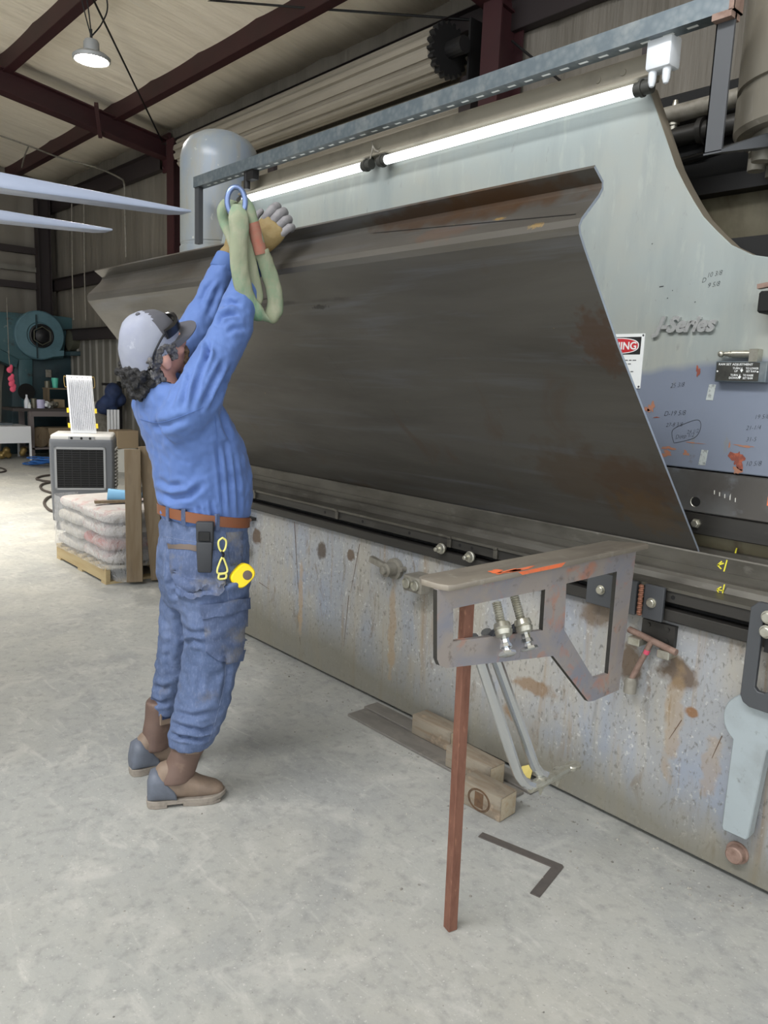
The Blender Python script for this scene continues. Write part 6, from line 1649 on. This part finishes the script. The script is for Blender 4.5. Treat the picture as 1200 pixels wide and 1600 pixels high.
# ---------------------------------------------------------------- things the man holds and carries
SXP = -2.385
sg = lambda px, py, x=SXP: gx(px, py, x)
SLG = thing('lifting_sling', 'worn green lifting sling with a red sleeve hanging by the man\'s hands', 'sling', sg(415, 498))
b = B()
main = spline([sg(372, 322, -2.40), sg(372, 345), sg(373, 385), sg(375, 420), sg(381, 450), sg(393, 478), sg(409, 496), sg(423, 494), sg(430, 478), sg(427, 450), sg(417, 415), sg(408, 393)], 7)
n = len(main); rad = [float(np.interp(i / (n - 1), [0, .08, .3, .5, .7, 1], [.024, .034, .030, .027, .030, .027])) for i in range(n)]
b.tube(main, rad, 20, flat=.50, up=(.46, .89, 0)); rumple(b, .006, 26, 2, (1, 1, .35)); rumple(b, .003, 60, 3, (1, 1, .4)); part('webbing', b, 'sling_green', SLG, smooth=1.3)
b = B(); m2 = spline([sg(408, 396), sg(401, 368), sg(394, 345), sg(388, 325, -2.39), sg(378, 312, -2.40)], 6); b.tube(m2, .021, 12, flat=.7, up=(.46, .89, 0)); part('webbing', b, 'sling_green', SLG, smooth=1.3)
b = B(); m3 = spline([sg(408, 397), sg(401, 370), sg(395, 348)], 6); b.tube(m3, .0235, 14, flat=.8); rumple(b, .002, 40, 5); part('sleeve', b, 'sling_sleeve', SLG, 'faded red sleeve', smooth=1.3)
b = B(); m4 = spline([sg(377, 330, -2.41), sg(384, 375, -2.405), sg(395, 425, -2.40), sg(402, 462, -2.395), sg(398, 474, -2.39)], 6); b.tube(m4, .021, 12, flat=.5, up=(.46, .89, 0)); part('webbing', b, 'sling_green', SLG, smooth=1.3)
b = B(); m5 = spline([sg(368, 322, -2.43), sg(356, 318, -2.46), sg(348, 330, -2.47), sg(352, 350, -2.47), sg(362, 372, -2.44), sg(372, 400, -2.41)], 6); b.tube(m5, .020, 12, flat=.7, up=(.46, .89, 0)); part('webbing', b, 'sling_green', SLG, smooth=1.3)
rc = sg(369, 315, -2.40); b = B(); r1 = V((.5, .86, 0)).normalized()
b.tube([rc + r1 * (.030 * math.cos(a)) + V((0, 0, 1)) * (.047 * math.sin(a)) for a in np.linspace(0, 2 * PI, 28, endpoint=False)], .0095, 12, closed=True)
solo('steel_ring', b, 'shackle_blue', 'bright bluish steel ring holding the green sling by the man\'s hands', 'ring', smooth=1.3)
# tool pouch on the belt
tb = bvh_of(B()) if False else tree_b
def onbelt(px, py, off=.012):
    p, n_ = hit(px, py, tree_b)
    if p is None: p, n_ = hit(px, py, tree_j)
    return p, (n_ if n_.dot(p - V(OW)) < 0 else -n_)
p, n_ = onbelt(322, 824)
o_ = V((n_.x, n_.y, 0)).normalized(); s_ = V((-o_.y, o_.x, 0))
PO = thing('tool_pouch', 'slim black tool pouch hanging on the man\'s brown belt', 'pouch', p + V((0, 0, -.15)))
b = B(); q0 = p + o_ * .016
for (z0, z1, w0, w1, d0) in ((.025, -.05, .030, .029, .020), (-.045, -.155, .028, .024, .026)):
    b.hexa([q0 - s_ * w1 - o_ * .012 + V((0, 0, z1)), q0 + s_ * w1 - o_ * .012 + V((0, 0, z1)), q0 + s_ * w1 + o_ * d0 * .8 + V((0, 0, z1)), q0 - s_ * w1 + o_ * d0 * .8 + V((0, 0, z1)),
            q0 - s_ * w0 - o_ * .012 + V((0, 0, z0)), q0 + s_ * w0 - o_ * .012 + V((0, 0, z0)), q0 + s_ * w0 + o_ * d0 + V((0, 0, z0)), q0 - s_ * w0 + o_ * d0 + V((0, 0, z0))])
b.bevel(.006, 2); part('sheath', b, 'pouch_black', PO)
b = B(); b.obox(q0 + o_ * .021 + V((0, 0, -.025)), .04, .004, .034, Matrix(((s_.x, o_.x, 0), (s_.y, o_.y, 0), (0, 0, 1))).to_4x4()); b.bevel(.003, 1); part('buckle', b, 'glass_black', PO)
# yellow glove clip
p, n_ = hit(343, 850, tree_j); o_ = V((n_.x, n_.y, 0)).normalized(); s_ = V((-o_.y, o_.x, 0)); p = p + o_ * .016
GC = thing('glove_clip', 'pale yellow plastic glove clip dangling from the man\'s belt', 'clip', p + V((0, 0, -.1)))
q0 = p + o_ * .014
def loop(pts, r, name):
    b = B(); b.tube(spline([q0 + s_ * u + V((0, 0, z)) for u, z in pts + pts[:1]], 5)[:-1], r, 8, closed=True); return part(name, b, 'clip_yellow', GC)
loop([(0, .028), (-.013, .018), (-.014, .0), (-.006, -.018), (.006, -.018), (.013, .0), (.012, .018)], .0036, 'upper_loop')
b = B(); b.tube(spline([q0 + s_ * -.004 + V((0, 0, -.018)), q0 + s_ * .004 + V((0, 0, -.03)), q0 + V((0, 0, -.042))], 4), .004, 8); part('swivel', b, 'black', GC)
loop([(0, -.04), (-.008, -.055), (-.018, -.085), (-.014, -.098), (.014, -.098), (.018, -.085), (.008, -.055)], .0036, 'lower_loop')
loop([(-.012, -.102), (.012, -.102), (.012, -.118), (-.012, -.118)], .004, 'jaw')
# tape measure clipped to the pocket
p, n_ = hit(372, 896, tree_j)
if p is None: p, n_ = hit(368, 896, tree_j)
c = gx(378, 899, p.x + .02); o_ = V((.80, -.25, .12)).normalized(); u1 = V((.1, .75, .66)); u1 = (u1 - o_ * u1.dot(o_)).normalized(); u2 = o_.cross(u1)
TM = thing('tape_measure', 'bright yellow tape measure clipped to the man\'s jeans pocket', 'tape measure', c + V((0, 0, -.04)))
b = B(); rs = []
for d, s in ((-.022, .90), (-.017, 1.0), (.017, 1.0), (.022, .90)):
    rg = []
    for i in range(32):
        a = 2 * PI * i / 32; ca, sa = math.cos(a), math.sin(a)
        rg.append(b.bm.verts.new(c + o_ * d + u1 * (.044 * s * math.copysign(abs(ca) ** .62, ca)) + u2 * (.034 * s * math.copysign(abs(sa) ** .75, sa))))
    rs.append(rg)
b.skin(rs); part('case', b, 'tape_yellow', TM)
b = B(); b.lathe(c + o_ * .020 + u1 * .012 - u2 * .008, o_, [(0, .017), (.004, .017), (.005, .013)], 20); part('emblem_disc', b, 'pocket_trim', TM)
b = B(); b.obox(c - u1 * .046 - u2 * .012, .022, .012, .03); b.bevel(.003, 1); part('clip_hook', b, 'flat_grey', TM)
# ---------------------------------------------------------------- light, camera, view
w = bpy.data.worlds.new('sky'); bpy.context.scene.world = w; w.use_nodes = True
bg = w.node_tree.nodes['Background']; bg.inputs[0].default_value = (0.93, 0.97, 1.0, 1); bg.inputs[1].default_value = 1.6
def area(name, loc, look, sx, sy, power, col=(1, 1, 1)):
    l = bpy.data.lights.new(name, 'AREA'); l.shape = 'RECTANGLE'; l.size = sx; l.size_y = sy; l.energy = power; l.color = col
    o = bpy.data.objects.new(name, l); C.objects.link(o); o.location = loc
    o.rotation_euler = (V(look) - V(loc)).to_track_quat('-Z', 'Y').to_euler(); return o
# two glowing panels added under the roof, out of view, to brighten the floor
mat('added_panel_glow', rgb(235, 238, 240), 0.5, emit=(rgb(245, 248, 255), 1.5))
for i, (x, y, sx, sy, power, col, spread) in enumerate(((-1.2, -2.6, 6.0, 1.6, 620, (.97, .98, 1), 180), (-9.4, 0.6, 4.0, 1.0, 260, (1, .94, .84), 75))):
    z = roofz(y) - .06; b = B(); b.hexa([(x - sx / 2, y - sy / 2, z + SL * sy / 2 - .02), (x + sx / 2, y - sy / 2, z + SL * sy / 2 - .02), (x + sx / 2, y + sy / 2, z - SL * sy / 2 - .02), (x - sx / 2, y + sy / 2, z - SL * sy / 2 - .02),
                                            (x - sx / 2, y - sy / 2, z + SL * sy / 2), (x + sx / 2, y - sy / 2, z + SL * sy / 2), (x + sx / 2, y + sy / 2, z - SL * sy / 2), (x - sx / 2, y + sy / 2, z - SL * sy / 2)])
    struct('added_roof_panel_%d' % (i + 1), b, 'added_panel_glow', 'added glowing panel under the roof, out of view', 0)
    o = area('added_roof_fill', (x, y, z - .2), (x - .4 * (i == 0), y + 1.6 * (i == 0) + .3, 0), sx, sy, power, col); o.data.spread = math.radians(spread)  # added fill light aimed down from beneath each made-up panel
l = bpy.data.lights.new('lamp_light', 'SPOT'); l.energy = 260; l.spot_size = math.radians(150); l.spot_blend = .6; l.shadow_soft_size = .12; l.color = (1, .96, .9)
o = bpy.data.objects.new('lamp_light', l); C.objects.link(o); o.location = (-7.33, 2.90, 4.26)
cam = bpy.data.cameras.new('camera'); co = bpy.data.objects.new('camera', cam); C.objects.link(co)
cam.sensor_fit = 'VERTICAL'; cam.sensor_height = 24.0; cam.lens = 24.0 * FPX / 1600.0
cam.clip_start = 0.05; cam.clip_end = 200
Rm = RW
M = Matrix(((Rm[0][0], -Rm[0][1], -Rm[0][2], 0), (Rm[1][0], -Rm[1][1], -Rm[1][2], 0), (Rm[2][0], -Rm[2][1], -Rm[2][2], CAM_H), (0, 0, 0, 1)))
co.matrix_world = M
S = bpy.context.scene; S.camera = co
S.view_settings.view_transform = 'Standard'; S.view_settings.look = 'None'; S.view_settings.gamma = 1.0; S.view_settings.use_curve_mapping = False
S.view_settings.exposure = 0.22
S.cycles.max_bounces = 8; S.cycles.diffuse_bounces = 5; S.cycles.use_denoising = True
